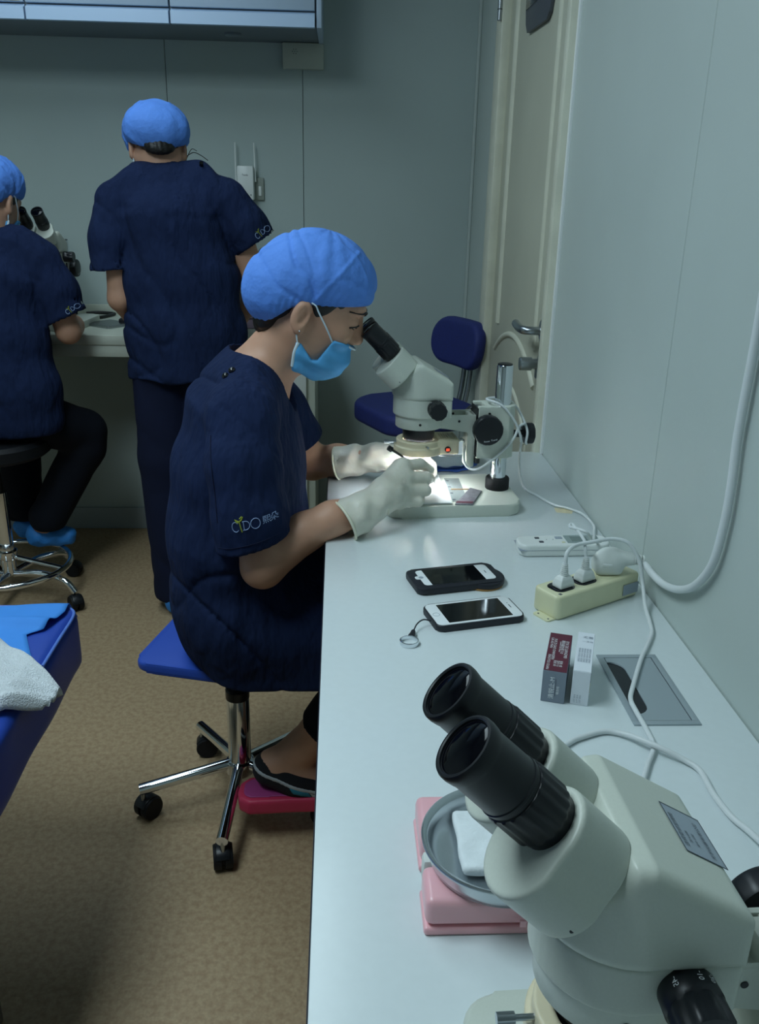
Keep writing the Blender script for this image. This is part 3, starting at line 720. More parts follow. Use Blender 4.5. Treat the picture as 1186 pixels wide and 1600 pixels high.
pl1 = plug(-.058, 'white two-pin plug nearest the phones in the power strip', 0)
pl2 = plug(-.012, 'white two-pin plug in the middle of the power strip', 0)
c1 = Vector(pl1.location); c2 = Vector(pl2.location)
tube('cord', [c1 + Vector((0, 0, .036)), c1 + Vector((.003, .004, .056)), (.372, 1.250, DZ + .100), (.396, 1.257, DZ + .102), (.432, 1.268, DZ + .103), (.458, 1.264, DZ + .098), (.476, 1.258, DZ + .072), (.484, 1.248, DZ + .035), (.480, 1.215, DZ + .012), (.474, 1.172, DZ + .005), (.466, 1.140, DZ + .004), (.445, 1.100, DZ + .004), (.424, 1.062, DZ + .005), (.392, .995, DZ + .0055), (.378, .962, DZ + .0055), (.376, .935, DZ + .0055), (.377, .893, DZ + .004), (.374, .861, DZ + .004), (.357, .830, DZ + .004), (.344, .805, DZ + .004), (.325, .770, DZ + .004)], .0032, 'cable_white', pl1, n=12)
tube('cord', [c2 + Vector((0, 0, .036)), c2 + Vector((-.002, .008, .055)), (.398, 1.300, DZ + .088), (.395, 1.340, DZ + .092), (.391, 1.356, DZ + .094), (.386, 1.346, DZ + .093), (.398, 1.332, DZ + .094), (.410, 1.325, DZ + .090), (.424, 1.345, DZ + .070), (.452, 1.420, DZ + .040), (.486, 1.530, DZ + .010), (.500, 1.585, DZ + .004), (.494, 1.645, DZ + .004), (.470, 1.680, DZ + .004), (.448, 1.698, DZ + .004), (.426, 1.753, DZ + .004), (.404, 1.800, DZ + .010), (.394, 1.815, DZ + .06), (.393, 1.80, DZ + .125), (.389, 1.775, DZ + .15)], .0026, 'cable_white', pl2, n=12)
bp = empty('power_plug', (.434, 1.280, DZ + .041), 'big flat-faced grey plug with thick cable at the strip end', 'plug')
def f_bp(Q):
    d = smin(s_box(Q, (0, 0, .012), (.046, .038, .026), .010), s_ell(Q, (0, -.002, .024), (.022, .018, .019)), .012)
    d = smin(d, s_cap(Q, (.010, -.004, .027), (.034, -.008, .026), .014, .0105), .008)
    return smax(d, -(Q[:, 2]), .002)
o = solid('plug_body', f_bp, (-.03, -.03, -.002), (.05, .03, .046), .0015, 'white_matte', bp, wc=False)
boxr('grip_mark', (-.014, -.0225, .018), (.002, -.019, .023), 'white_plastic', bp, bevel=.0015, wc=False)
for k in range(5): cyl('relief_ring', (.034 + k * .0045, -.008 - k * .0008, .026), (.0368 + k * .0045, -.0085 - k * .0008, .026), .0098 - k * .0006, 'white_matte', bp, n=18, wc=False)
XW = XR - .0105
tube('cable', [(.466, 1.271, DZ + .067), (.478, 1.268, DZ + .066), (.488, 1.262, DZ + .062), (XW - .004, 1.235, DZ + .055), (XW, 1.195, DZ + .057), (XW, 1.142, DZ + .075), (XW, 1.092, DZ + .106), (XW, 1.052, DZ + .155), (XW, 1.038, DZ + .215), (XW, 1.036, DZ + .27), (XW, 1.041, DZ + .335), (XW, 1.038, DZ + .417), (XW, 1.036, DZ + .50), (XW, 1.038, DZ + .7), (XW, 1.04, DZ + 1.2), (XW, 1.04, CEIL - .01)], .0058, 'cable_white', bp, n=14)
dc = tube('lamp_cable', [(.225, .800, DZ + .004), (.255, .850, DZ + .004), (.276, .871, DZ + .004), (.292, .881, DZ + .004), (.324, .893, DZ + .004), (.346, .884, DZ + .006), (.360, .866, DZ + .0105), (.378, .849, DZ + .0105), (.402, .832, DZ + .005), (.412, .814, DZ + .004), (.411, .775, DZ + .004), (.415, .739, DZ + .004), (.422, .715, DZ + .006), (.424, .690, DZ + .012), (.420, .640, DZ + .03), (.405, .57, DZ + .05)], .0035, 'cable_white', n=12)
tag(dc, 'white cable crossing the desk behind the nearest microscope', 'cable')
# lamp cable wound round the lit microscope's stand
o5 = Vector((.335, 1.745, DZ + .025)); r5 = RZ(math.radians(5))
def L5(u, v, w): return o5 + r5 @ Vector((u, v, w))
lc = tube('lamp_cable', [L5(-.078, .010, .104), L5(-.072, .002, .098), L5(-.079, -.018, .085), L5(-.079, -.024, .066), L5(-.070, -.028, .054), L5(-.055, -.035, .053), L5(-.035, -.036, .064), L5(-.005, -.036, .090), L5(.018, -.034, .116), L5(.030, -.028, .140), L5(.046, -.016, .143), L5(.046, .010, .128), L5(.038, -.022, .108), L5(.034, -.03, .120), L5(.020, -.034, .150), L5(-.002, -.034, .178), L5(-.018, -.028, .189), L5(-.034, -.012, .192), L5(-.030, .010, .190), L5(-.012, .024, .188), L5(.014, .026, .187), L5(.034, .014, .17), L5(.044, -.006, .150), L5(.050, -.022, .128), L5(.048, -.024, .106), L5(.052, -.016, .10)], .0026, 'cable_white', n=10)
tag(lc, 'white lamp cable wound round the lit microscope stand', 'cable')

# two cartons standing side by side
def carton(name, lab, p0, ang, w, l, h, faces):
    t = empty(name, (*p0, DZ), lab, 'box', 'small cartons on the desk', rz=ang)
    body, top, front = faces
    boxr('carton', (0, 0, 0), (w, l, h), body, t, bevel=.0006, wc=False, seg=1)
    boxr('lid_panel', (.0004, .0004, h), (w - .0004, l - .0004, h + .0004), top, t, bevel=0, wc=False)
    boxr('end_panel', (.0004, -.0004, .0004), (w - .0004, 0, h - .0004), front, t, bevel=0, wc=False)
    return t
ac = math.radians(-18)
k1 = carton('medicine_box', 'grey and burgundy printed carton standing beside the cable grommet', (.262, .968), ac, .030, .104, .0455, ('box_grey', 'burgundy', 'box_grey'))
for x, y, s, sz in ((.0245, .060, 'EYX DE LIANGMEI', .0058), (.0190, .066, '眼科缝合线 7-0', .0056), (.0160, .066, 'ophthalmic suture thread', .0028), (.0090, .058, 'XUE ZI GAO CHANGFEN', .0052), (.0045, .074, 'UA AO PIAN', .0052), (.0045, .022, 'XIAOYOU GUAN', .0052)):
    text('lettering', s, sz, basis((x, y, .0462), (0, -1, 0), (1, 0, 0)), 'print_white', k1, wc=False)
for i, s in enumerate(('规格 1盒', '型号 7-0', '有效 3年')): text('lettering', s, .0042, basis((.0205 - i * .0040, .020, .0462), (0, -1, 0), (1, 0, 0)), 'print_white', k1, wc=False)
text('lettering', '清锐止-M', .0078, basis((.0130, -.0006, .0215), (0, 0, 1), (-1, 0, 0)), 'print_white', k1, wc=False)
text('lettering', '缝合线', .0040, basis((.0205, -.0006, .019), (0, 0, 1), (-1, 0, 0)), 'print_white', k1, wc=False)
boxr('rule_line', (.0170, -.0008, .010), (.0174, -.0004, .035), 'print_dark', k1, bevel=0, wc=False)
k2 = carton('medicine_box', 'plain white printed carton leaning against the grey and burgundy one', (.2985, .9605), ac, .0225, .107, .0490, ('box_white', 'box_white', 'box_white'))
for y, s, sz in ((.092, '无菌', .0070), (.080, '一次性', .0048)): text('lettering', s, sz, basis((.014, y, .0497), (1, 0, 0), (0, 1, 0)), 'print_grey', k2, wc=False)
for i in range(5): text('lettering', '使用说明 见内包装 注意事项', .0030, basis((.0045 + i * .0034, .042, .0497), (0, -1, 0), (1, 0, 0)), 'print_grey', k2, wc=False)
for i in range(3): text('lettering', 'LOT 2016', .0028, basis((.0050 + i * .0035, -.0006, .0090), (0, 0, 1), (-1, 0, 0)), 'print_grey', k2, wc=False)
boxr('side_patch', (.0223, .004, .018), (.0228, .016, .034), 'yellow', k2, bevel=0, wc=False); boxr('side_print', (.0223, .001, .034), (.0228, .008, .044), 'print_dark', k2, bevel=0, wc=False)

# cable grommet let into the top
gm = empty('cable_grommet', (.409, .996, DZ), 'flush aluminium cable flap with a dark slot in the desk', 'grommet')
GX0, GX1, GY0, GY1 = .3665, .4515, .9095, 1.082
bm = bmesh.new(); f_ = .0085
for lo, hi in (((GX0, GY0), (GX1, GY0 + f_)), ((GX0, GY1 - f_), (GX1, GY1)), ((GX0, GY0 + f_), (GX0 + f_, GY1 - f_)), ((GX1 - f_, GY0 + f_), (GX1, GY1 - f_))):
    bm_box(bm, ((lo[0] + hi[0]) / 2, (lo[1] + hi[1]) / 2, DZ + .001), (hi[0] - lo[0], hi[1] - lo[1], .0024), .0006)
from_bm('frame', bm, 'alu', gm)
boxr('well', (GX0 + f_, GY0 + f_, DZ + .0001), (GX1 - f_, GY1 - f_, DZ + .0004), 'screen_off', gm, bevel=0)
fl = [(GX1 - f_ - .0012, GY0 + f_ + .0008), (GX1 - f_ - .0012, GY1 - f_ - .0008), (GX0 + f_ + .001, GY1 - f_ - .0008), (GX0 + f_ + .001, GY1 - f_ - .012)]
fl += [(GX0 + f_ + .001 + .020 * math.sin(t), GY1 - f_ - .032 + .020 * math.cos(t)) for t in np.linspace(0, math.pi / 2, 7)]
fl += [(GX0 + f_ + .001 + .020 * math.cos(t), GY0 + f_ + .034 - .020 * math.sin(t)) for t in np.linspace(0, math.pi / 2, 7)]
fl += [(GX0 + f_ + .001, GY0 + f_ + .0008)]
prism('flap', fl, DZ + .0004, DZ + .0018, 'alu', gm, bevel=.0003, seg=1)

# pink boxes under the steel dish beside the near microscope
def pinkbox(lab, lo, hi):
    t = empty('instrument_case', ((lo[0] + hi[0]) / 2, (lo[1] + hi[1]) / 2, DZ), lab, 'case', 'pink cases under the steel dish')
    boxr('lower_shell', (lo[0], lo[1], DZ), (hi[0], hi[1], DZ + .0085), 'pink', t, bevel=.003, seg=3)
    boxr('lid', (lo[0] + .001, lo[1] + .001, DZ + .0088), (hi[0] - .001, hi[1] - .001, DZ + .038), 'pink', t, bevel=.007, seg=3)
    return t
k = pinkbox('pink plastic case under the front of the steel dish', (.077, .592), (.225, .640)); boxr('latch', (.160, .5855, DZ + .015), (.166, .588, DZ + .022), 'pink', k, bevel=.0005)
k = pinkbox('pink plastic case under the back of the steel dish', (.079, .668), (.225, .738)); boxr('pale_end', (.081, .652, DZ), (.221, .668, DZ + .028), 'white_matte', k, bevel=.004)
def dish(lab, c, z, r, h, d):
    t = empty('steel_dish', (*c, z), lab, 'dish', 'round steel dishes')
    lathe('bowl', [(r - .012, 0), (r - .004, .003), (r - .002, .010), (r, h - .004), (r + .0030, h - .003), (r + .0036, h), (r + .002, h + .0015), (r - .001, h), (r - .0035, h - .004), (r - .0050, .011), (r - .008, .005), (r - .016, .002), (0, .002)], (c[0], c[1], z), (0, 0, 1), 'steel_brushed', t, n=72, angle=60)
    return t
dish('steel dish holding gauze on top of the pink cases', (.150, .646), DZ + .0382, .069, .024, 0)
def f_g(Q): 
    n_ = .0008 * np.sin(Q[:, 0] * 160) * np.sin(Q[:, 1] * 140)
    return s_box(Q, (.158, .656, DZ + .0475), (.092, .080, .010), .004) + n_
gz = solid('gauze_pad', f_g, (.10, .60, DZ + .036), (.22, .71, DZ + .058), .0018, 'gauze'); tag(gz, 'folded white gauze pad inside the near steel dish', 'gauze')
bc = solid('blue_cloth', lambda Q: smax(s_ell(Q, (.252, 1.995, DZ), (.080, .074, .006)) + .0015 * np.sin(Q[:, 0] * 120) * np.cos(Q[:, 1] * 90), -(Q[:, 2] - DZ), .001), (.14, 1.91, DZ - .004), (.36, 2.10, DZ + .016), .003, 'blue_cloth'); tag(bc, 'crumpled blue cloth under the steel dish behind the lit microscope', 'cloth')
dish('steel dish with papers behind the lit microscope', (.252, 2.005), DZ + .0055, .078, .034, 0)
pp = prism('folded_paper', [(.215, 1.95), (.295, 1.945), (.315, 2.02), (.300, 2.060), (.225, 2.055)], DZ + .034, DZ + .038, 'paper'); tag(pp, 'white paper lying in the dish behind the lit microscope', 'paper')
# on the lit stage
pd = solid('work_pad', lambda Q: smax(s_poly(Q[:, 0], Q[:, 1], [(.118, 1.640), (.228, 1.636), (.222, 1.70), (.219, 1.822), (.150, 1.824), (.112, 1.74)]), np.abs(Q[:, 2] - (DZ + .0275) - .0012 * np.sin(Q[:, 0] * 70 + Q[:, 1] * 30)) - .0016, .001), (.10, 1.62, DZ + .02), (.24, 1.84, DZ + .034), .0017, 'paper'); tag(pd, 'white paper pad under the lit microscope lens', 'paper pad')
sg2 = empty('hair_slide', (.245, 1.735, DZ + .025), 'clear slip with fine dark marks beside the paper pad', 'slide')
boxr('slip', (.2300, 1.655, DZ + .0252), (.262, 1.805, DZ + .0256), 'clear', sg2, bevel=0)
for i in range(4): boxr('mark', (.232, 1.665 + i * .04, DZ + .0257), (.238, 1.669 + i * .04, DZ + .0262), 'print_dark', sg2, bevel=0)
boxr('thread', (.236, 1.729, DZ + .0258), (.285, 1.732, DZ + .0268), 'cork', sg2, bevel=0)
sa = empty('foil_sachet', (.268, 1.68, DZ + .025), 'small torn grey sachet on the lit microscope base', 'sachet')
prism('pouch', [(.277, 1.736), (.299, 1.716), (.292, 1.70), (.268, 1.633), (.233, 1.636), (.244, 1.66)], DZ + .0253, DZ + .0285, 'foil', sa, bevel=.001)
prism('torn_end', [(.2345, 1.640), (.268, 1.637), (.2715, 1.647), (.2385, 1.650)], DZ + .0284, DZ + .0290, 'burgundy', sa)

# ------------------------------------------------------------------ far bench things
tb = empty('tablet', (-.825, 3.24, BZ), 'black-screened tablet lying on the far bench', 'tablet', rz=math.radians(-37))
prism('case', rrect(0, 0, .135, .120, .010), 0, .009, 'steel', tb, bevel=.002, wc=False); prism('screen', rrect(0, 0, .125, .110, .004), .0088, .0094, 'screen_off', tb, wc=False)
lp_ = tube('cable_loop', [(-.975, 3.50, BZ + .006), (-.935, 3.515, BZ + .007), (-.885, 3.508, BZ + .006), (-.865, 3.487, BZ + .006), (-.882, 3.42, BZ + .006), (-.908, 3.385, BZ + .006), (-.95, 3.42, BZ + .006)], .006, 'cable_black', closed=False); tag(lp_, 'black cable looped on the far bench behind the tablet', 'cable')
cl = empty('desk_clip', (-.775, 3.30, BZ), 'small dark clip with shiny top beside the tablet', 'clip')
boxr('body', (-.800, 3.275, BZ + .0), (-.755, 3.31, BZ + .018), 'black_plastic', cl, bevel=.004); boxr('plate', (-.796, 3.28, BZ + .018), (-.772, 3.30, BZ + .021), 'chrome', cl, bevel=.001)
lb_ = empty('lilac_box', (-.30, 3.28, BZ), 'lilac plastic box on the far bench behind the seated woman', 'box')
boxr('body', (-.36, 3.20, BZ), (-.20, 3.36, BZ + .035), 'lilac', lb_, bevel=.006); boxr('lid', (-.362, 3.198, BZ + .036), (-.198, 3.362, BZ + .05), 'lilac', lb_, bevel=.006)
cb = tube('black_cable', [(-.30, 3.32, BZ + .052), (-.30, 3.31, 1.10), (-.285, 3.30, 1.165), (-.262, 3.30, 1.178), (-.238, 3.31, 1.165), (-.215, 3.33, 1.11), (-.19, 3.40, .95), (-.18, 3.43, BZ + .006), (-.16, 3.46, BZ + .006)], .0045, 'cable_black'); tag(cb, 'black cable arching up behind the standing person', 'cable')
# ------------------------------------------------------------------ stool of the seated woman
def star_base(t, hub, R, a0, n, rise, leg_m, r=.016, curved=False, only=None):
    hx, hy = hub
    for k in range(n):
        a = math.radians(a0 + 360 * k / n); d = Vector((math.cos(a), math.sin(a), 0)); h_ = Vector((hx, hy, 0))
        pts = [h_ + d * .020 + Vector((0, 0, .115)), h_ + d * R * .55 + Vector((0, 0, .0985)), h_ + d * R + Vector((0, 0, .082))]
        if curved: pts = [h_ + d * .02 + Vector((0, 0, .10)), h_ + d * R * .5 + Vector((0, 0, .115)), h_ + d * R * .85 + Vector((0, 0, .10)), h_ + d * R + Vector((0, 0, .062))]
        lg = tube('base_leg', pts, r, leg_m, t, n=16, sub=6)
        c = h_ + d * (R - .006)
        b = math.radians(a0 * 3 + 47 * k); e = Vector((math.cos(b), math.sin(b), 0)); sd = Vector((-e.y, e.x, 0))
        cs = lathe('caster', [(.0255, -.021), (.0275, -.018), (.0275, -.004), (.020, -.003), (.020, .003), (.0275, .004), (.0275, .018), (.0255, .021)], c + e * .012 + Vector((0, 0, .0275)), sd, 'black_rubber', t, n=28)
        bm = bmesh.new()
        bm_prism(bm, [(.0295 * math.cos(q), .0295 * math.sin(q)) for q in np.linspace(.15, 2.75, 14)] + [(-.010, .002)], -.016, .016, axis=2, bevel=.003)
        M = Matrix((( e.x, 0, sd.x), (e.y, 0, sd.y), (0, 1, 0))).to_4x4(); M.translation = c + e * .012 + Vector((0, 0, .0285))
        bm.transform(M); from_bm('caster_hood', bm, 'black_plastic', cs)
        cyl('caster_stem', c + Vector((0, 0, .05)), c + Vector((0, 0, .080)), .0055, 'steel', cs, n=12)
HUB = (-.228, 1.752)
stl = empty('work_stool', (*HUB, 0), 'blue square-seated stool on chrome star base under the seated woman', 'stool', 'stools')
SZ = .468; sc_ = (-.213, 1.728); sr = math.radians(-14.5)
prism('seat', rrect(*sc_, .345, .335, .030, 8, sr), SZ - .022, SZ, 'seat_blue', stl, bevel=.007, seg=3)
prism('seat_board', rrect(*sc_, .33, .32, .040, 8, sr), SZ - .028, SZ - .022, 'black_plastic', stl)
lathe('gas_lift', [(.0145, 0), (.0145, .15)], (*HUB, .29), (0, 0, 1), 'steel', stl, n=28)
lathe('seat_plate', [(.07, 0), (.07, .006), (.03, .012)], (*HUB, SZ - .028), (0, 0, -1), 'black_plastic', stl, n=28)
lathe('column', [(.0265, 0), (.0265, .205), (.0255, .207)], (*HUB, .092), (0, 0, 1), 'chrome', stl, n=40)
lathe('column_bush', [(.0268, 0), (.0272, .003), (.0272, .022), (.0245, .025), (.0150, .026)], (*HUB, .292), (0, 0, 1), 'black_plastic', stl, n=36)
lathe('hub', [(.030, 0), (.033, .004), (.033, .034), (.028, .038)], (*HUB, .088), (0, 0, 1), 'chrome', stl, n=36)
star_base(stl, HUB, .232, 122, 5, .03, 'chrome', .0135)

# stool of the leftmost person
HB2 = (-1.145, 2.86)
st2 = empty('ring_stool', (*HB2, 0), 'chrome stool with a foot ring under the leftmost person', 'stool', 'stools')
lathe('seat', [(.0, 0), (.17, 0), (.185, .012), (.185, .045), (.172, .058), (0, .062)], (*HB2, .535), (0, 0, 1), 'black_rubber', st2, n=48)
lathe('column', [(.024, 0), (.024, .30)], (*HB2, .10), (0, 0, 1), 'chrome', st2, n=32); lathe('gas_lift', [(.015, 0), (.015, .16)], (*HB2, .39), (0, 0, 1), 'black_plastic', st2, n=24)
lathe('collar', [(.030, 0), (.033, .004), (.033, .03), (.028, .034)], (*HB2, .155), (0, 0, 1), 'chrome', st2, n=28)
fr = tube('foot_ring', [(HB2[0] + .205 * math.cos(t), HB2[1] + .205 * math.sin(t), .135) for t in np.linspace(0, 6.2832, 49)[:-1]], .0105, 'chrome', st2, n=12, sub=1, closed=True)
for k in range(3):
    a = math.radians(-12 + 120 * k); cyl('spoke', (HB2[0] + .02 * math.cos(a), HB2[1] + .02 * math.sin(a), .165), (HB2[0] + .203 * math.cos(a), HB2[1] + .203 * math.sin(a), .137), .008, 'chrome', fr, n=12)
star_base(st2, HB2, .255, -18, 5, .03, 'chrome', .012, curved=True)

# blue chair by the door
ch = empty('office_chair', (.30, 3.02, 0), 'navy upholstered office chair standing behind the lit microscope', 'chair')
fd = math.radians(205); F3 = Vector((math.cos(fd), math.sin(fd), 0)); S3v = Vector((-F3.y, F3.x, 0)); cc = Vector((.285, 3.02, 0))
Rc = np.array([[F3.x, S3v.x, 0], [F3.y, S3v.y, 0], [0, 0, 1]], np.float32)
def f_seat(Q):
    q = (Q - A3(cc.x, cc.y, .655)) @ Rc
    d = s_poly(q[:, 0], q[:, 1], rrect(.02, 0, .36, .38, .10)); return smax(d + .01, np.abs(q[:, 2] + .03 * (q[:, 0] > .1) * (q[:, 0] - .1) * 3) - .034 + .01, .02) - .01
solid('seat', f_seat, (.03, 2.74, .58), (.54, 3.30, .72), .006, 'chair_navy', ch)
bcx = cc - F3 * .165 + Vector((0, 0, .885))
def f_bk(Q):
    q = (Q - A3(*bcx)) @ Rc; x = q[:, 0] - q[:, 1] ** 2 * 1.0 + q[:, 2] * .12
    d = s_poly(q[:, 1], q[:, 2], rrect(0, 0, .30, .165, .075)); return smax(d + .01, np.abs(x) - .024 + .01, .02) - .01
solid('backrest', f_bk, (.25, 2.84, .78), (.502, 3.28, .99), .005, 'chair_navy', ch)
for s in (-.02, .02):
    p0 = bcx - F3 * .022 + S3v * s; p1 = cc - F3 * .17 + S3v * s
    tube('back_bar', [p0 + Vector((0, 0, -.01)), p0 + Vector((0, 0, -.09)) - F3 * .006, p1 + Vector((0, 0, .66)), p1 + F3 * .06 + Vector((0, 0, .615)), p1 + F3 * .15 + Vector((0, 0, .612))], .009, 'steel', ch, n=10)
cyl('column', (cc.x, cc.y, .12), (cc.x, cc.y, .62), .024, 'black_plastic', ch)
star_base(ch, (cc.x, cc.y), .20, 20, 5, .03, 'black_plastic', .015)

# ------------------------------------------------------------------ treatment bed on the left
bed = empty('treatment_bed', (-.85, .6, 0), 'blue vinyl treatment bed with piped corner, cut by left edge', 'bed')
BX0, BX1, BY0, BY1, BT, BB = -1.20, -.497, -.45, 1.572, .622, .495
def f_bed(Q):
    d = s_box(Q, ((BX0 + BX1) / 2, (BY0 + BY1) / 2, (BT + BB) / 2), (BX1 - BX0, BY1 - BY0, BT - BB), .022)
    cr = s_poly(Q[:, 0], Q[:, 1], rrect((BX0 + BX1) / 2, (BY0 + BY1) / 2, BX1 - BX0, BY1 - BY0, .045))
    return smax(d, cr, .01) + .0012 * np.sin(Q[:, 1] * 26 + 3 * np.sin(Q[:, 0] * 12))
solid('cushion', f_bed, (BX0 - .03, BY0 - .03, BB - .02), (BX1 + .03, BY1 + .03, BT + .02), .009, 'bed_blue', bed, smooth=1); cu = bed.children[0] if bed.children else bpy.data.objects['cushion']
tube('piping', [(BX1 - .30, BY1 - .010, BT - .004), (BX1 - .10, BY1 - .010, BT - .004), (BX1 - .045, BY1 - .010, BT - .004), (BX1 - .018, BY1 - .022, BT - .004), (BX1 - .006, BY1 - .05, BT - .005), (BX1 - .006, BY1 - .14, BT - .005), (BX1 - .006, BY1 - .235, BT - .005)], .0032, 'piping', cu, n=8)
tube('cross_seam', [(BX1 - .006, BY1 - .235, BT - .005), (BX1 - .06, BY1 - .228, BT), (BX1 - .16, BY1 - .22, BT + .0005), (BX1 - .4, BY1 - .22, BT + .0005)], .002, 'bed_blue', cu, n=6)
bm = bmesh.new()
for x in (BX0 + .06, BX1 - .10):
    for y in (BY0 + .1, BY1 - .42): bm_box(bm, (x, y, .24), (.045, .045, .48), .004)
fm = boxr('frame', (BX0 + .03, BY0 + .05, .455), (BX1 - .07, BY1 - .30, .495), 'steel', bed, bevel=.004)
bm.free()
for x in (BX0 + .06, BX1 - .11):
    for y in (BY0 + .1, BY1 - .42): boxr('leg', (x - .02, y - .02, 0), (x + .02, y + .02, .456), 'steel', bed, bevel=.004)
# disposable sheet draped over the far end
def grid_surface(name, nu, nv, fn, m, thick, label, cat):
    V = []; Fc = []
    for i in range(nu + 1):
        for j in range(nv + 1): V.append(fn(i / nu, j / nv))
    for i in range(nu):
        for j in range(nv): a = i * (nv + 1) + j; Fc.append((a, a + 1, a + nv + 2, a + nv + 1))
    o = from_py(name, V, Fc, m)
    md = o.modifiers.new('thickness', 'SOLIDIFY'); md.thickness = thick; md.offset = 1
    return tag(o, label, cat)
def sheet(u, v):
    x1 = np.interp(v, [0, .3, .55, .62, .75, 1], [-.520, -.516, -.535, -.560, -.545, -.515]); x = -1.15 + (x1 + 1.15) * u
    y = 1.600 - .27 * v; z = BT + .006 + .004 * math.sin(x * 22 + v * 5) * (v < .9)
    fold = math.exp(-((v - .48 - .06 * (1 - u)) / .05) ** 2) * .012; z += fold
    if y > BY1 - .022: z -= (y - (BY1 - .022)) * 1.1
    return (x, y, z)
grid_surface('disposable_sheet', 60, 40, sheet, 'sheet_blue', .0012, 'light blue disposable sheet spread over the bed end', 'sheet')
def towel(u, v):
    # u across from the hanging corner leftwards, v from the far edge to the near fold
    A = Vector((-.447, 1.262, 0)); B = Vector((-.455, 1.218, 0)); Cc = Vector((-.85, 1.66, 0)); D = Vector((-.85, .95, 0))
    p = (A * (1 - v) + B * v) * (1 - u) + (Cc * (1 - v) + D * v) * u
    z = BT + .030 + .004 * math.sin(u * 14 + v * 7) + .002 * math.sin(u * 41 - v * 17)
    e = min(v, 1 - v); z -= .022 * max(0, 1 - e / .10) ** 2 * (1 if u > .02 else .6)
    over = p.x - (BX1 - .012)
    if over > 0: z -= over * .5
    return (p.x, p.y, z)
grid_surface('white_towel', 80, 50, towel, 'terry', .010, 'thick white terry towel folded on the blue bed', 'towel')
# ------------------------------------------------------------------ people
def head_axes(yaw, pitch, roll=0.0):
    y, p = math.radians(yaw), math.radians(pitch)
    F = np.array([math.cos(p) * math.cos(y), math.cos(p) * math.sin(y), -math.sin(p)]); S = np.array([-math.sin(y), math.cos(y), 0]); U = np.cross(F, S)
    if roll:
        r = math.radians(roll); S, U = S * math.cos(r) + U * math.sin(r), U * math.cos(r) - S * math.sin(r)
    return np.stack([F, S, U], 1).astype(np.float32)      # columns
def to_local(P, c, B): return (P - A3(*c)) @ B
def to_world(c, B, p): return Vector(tuple(float(v) for v in (np.array(c) + B @ np.array(p))))
def sd_head(q):
    """bare head in its own frame: x forward, y to its left, z up"""
    y = np.abs(q[:, 1]); a = np.stack([q[:, 0], y, q[:, 2]], 1)
    d = s_ell(q, (-.008, 0, .032), (.101, .076, .090))
    d = smin(d, s_ell(q, (.038, 0, -.026), (.062, .060, .080)), .03)
    d = smin(d, s_cap(a, (-.005, .048, -.045), (.058, .016, -.092), .020, .020), .025)
    d = smin(d, s_ell(q, (.072, 0, -.094), (.020, .022, .018)), .02)
    d = smin(d, s_ell(a, (.084, .022, .034), (.019, .030, .015)), .015)           # brow
    d = smin(d, s_ell(a, (.072, .040, -.020), (.021, .018, .020)), .02)            # cheek
    d = smax(d, -s_ell(a, (.110, .034, .010), (.018, .017, .012)), .012)          # socket
    d = smin(d, s_ell(a, (.0850, .032, .008), (.0145, .0150, .0125)), .004)       # lids
    d = smin(d, s_cap(q, (.098, 0, .016), (.1125, 0, -.020), .0078, .0108), .009)  # nose
    d = smin(d, s_ell(a, (.1030, .010, -.026), (.0095, .0080, .0075)), .006)
    d = smin(d, s_ell(q, (.0940, 0, -.058), (.0100, .022, .0075)), .008)           # lips
    e = s_ell(a, (-.006, .079, -.014), (.0175, .0085, .030))
    e = smax(e, -s_ell(a, (.001, .0885, -.012), (.0120, .0105, .0210)), .003)
    e = smin(e, s_cap(a, (-.004, .0815, -.002), (-.008, .0825, -.022), .0030, .0025), .003)
    e = smin(e, s_ell(a, (.001, .0780, -.040), (.0075, .0055, .009)), .008)
    return smin(d, e, .004)
def on_face(y, z, off=0.0):
    """point on the front of the head at sideways y and height z, in head coordinates"""
    x = .2
    for _ in range(40): x -= float(sd_head(A3(x, y, z)[None])[0]) * .9
    return (x + off, y, z)
CAP_EDGE = [(.135, .062), (.060, .032), (.014, .012), (-.009, .006), (-.030, -.014), (-.052, -.050), (-.070, -.090), (-.090, -.120), (-.22, -.12), (-.22, .2), (.2, .2), (.2, .07)]
def ridge(x, w): return np.exp(-(x / w) ** 2)
def sd_cap(q, puff=1.0, wide=1.0):
    q = q * A3(1, 1 / wide, 1); x, y, z = q[:, 0], q[:, 1], q[:, 2]; ay = np.abs(y)
    d = smin(s_ell(q, (.004, 0, .060), (.104, .091, .081)), s_ell(q, (-.066, 0, .002), (.066 * puff, .086, .070 * puff)), .055)
    th = np.arctan2(y, x + .02)
    # panel seams and pulled creases
    d = d - .0022 * ridge(x - .030 - .35 * (z - .09), .0035) * (ay > .03) - .0020 * ridge(ay - .048 - .1 * x, .0035) * (z > .05)
    d = d + .0032 * ridge(z - .055 + .75 * (x + .03) + .006 * np.sin(x * 90), .006) * np.clip((.03 - x) / .03, 0, 1)
    d = d + .0028 * ridge(z - .015 + .35 * (x + .05) + .004 * np.sin(x * 70), .006) * np.clip((.02 - x) / .03, 0, 1)
    d = d + .0024 * ridge(z - .095 + .9 * (x + .05) + .005 * np.sin(x * 60 + 1), .005) * np.clip((.0 - x) / .03, 0, 1)
    d = d + .0022 * ridge(z - .085 + .12 * x, .005) * np.clip((x - .03) / .02, 0, 1)
    d = d + .0010 * np.sin(th * 9 + z * 60 + 2 * np.sin(x * 50))
    edge = s_poly(x, z, CAP_EDGE)
    d = d + .0018 * np.sin(th * 42 + 2 * np.sin(th * 7)) * np.exp(-(np.maximum(-edge, 0) / .012)) * (x < .06)
    return smax(d, edge, .006)
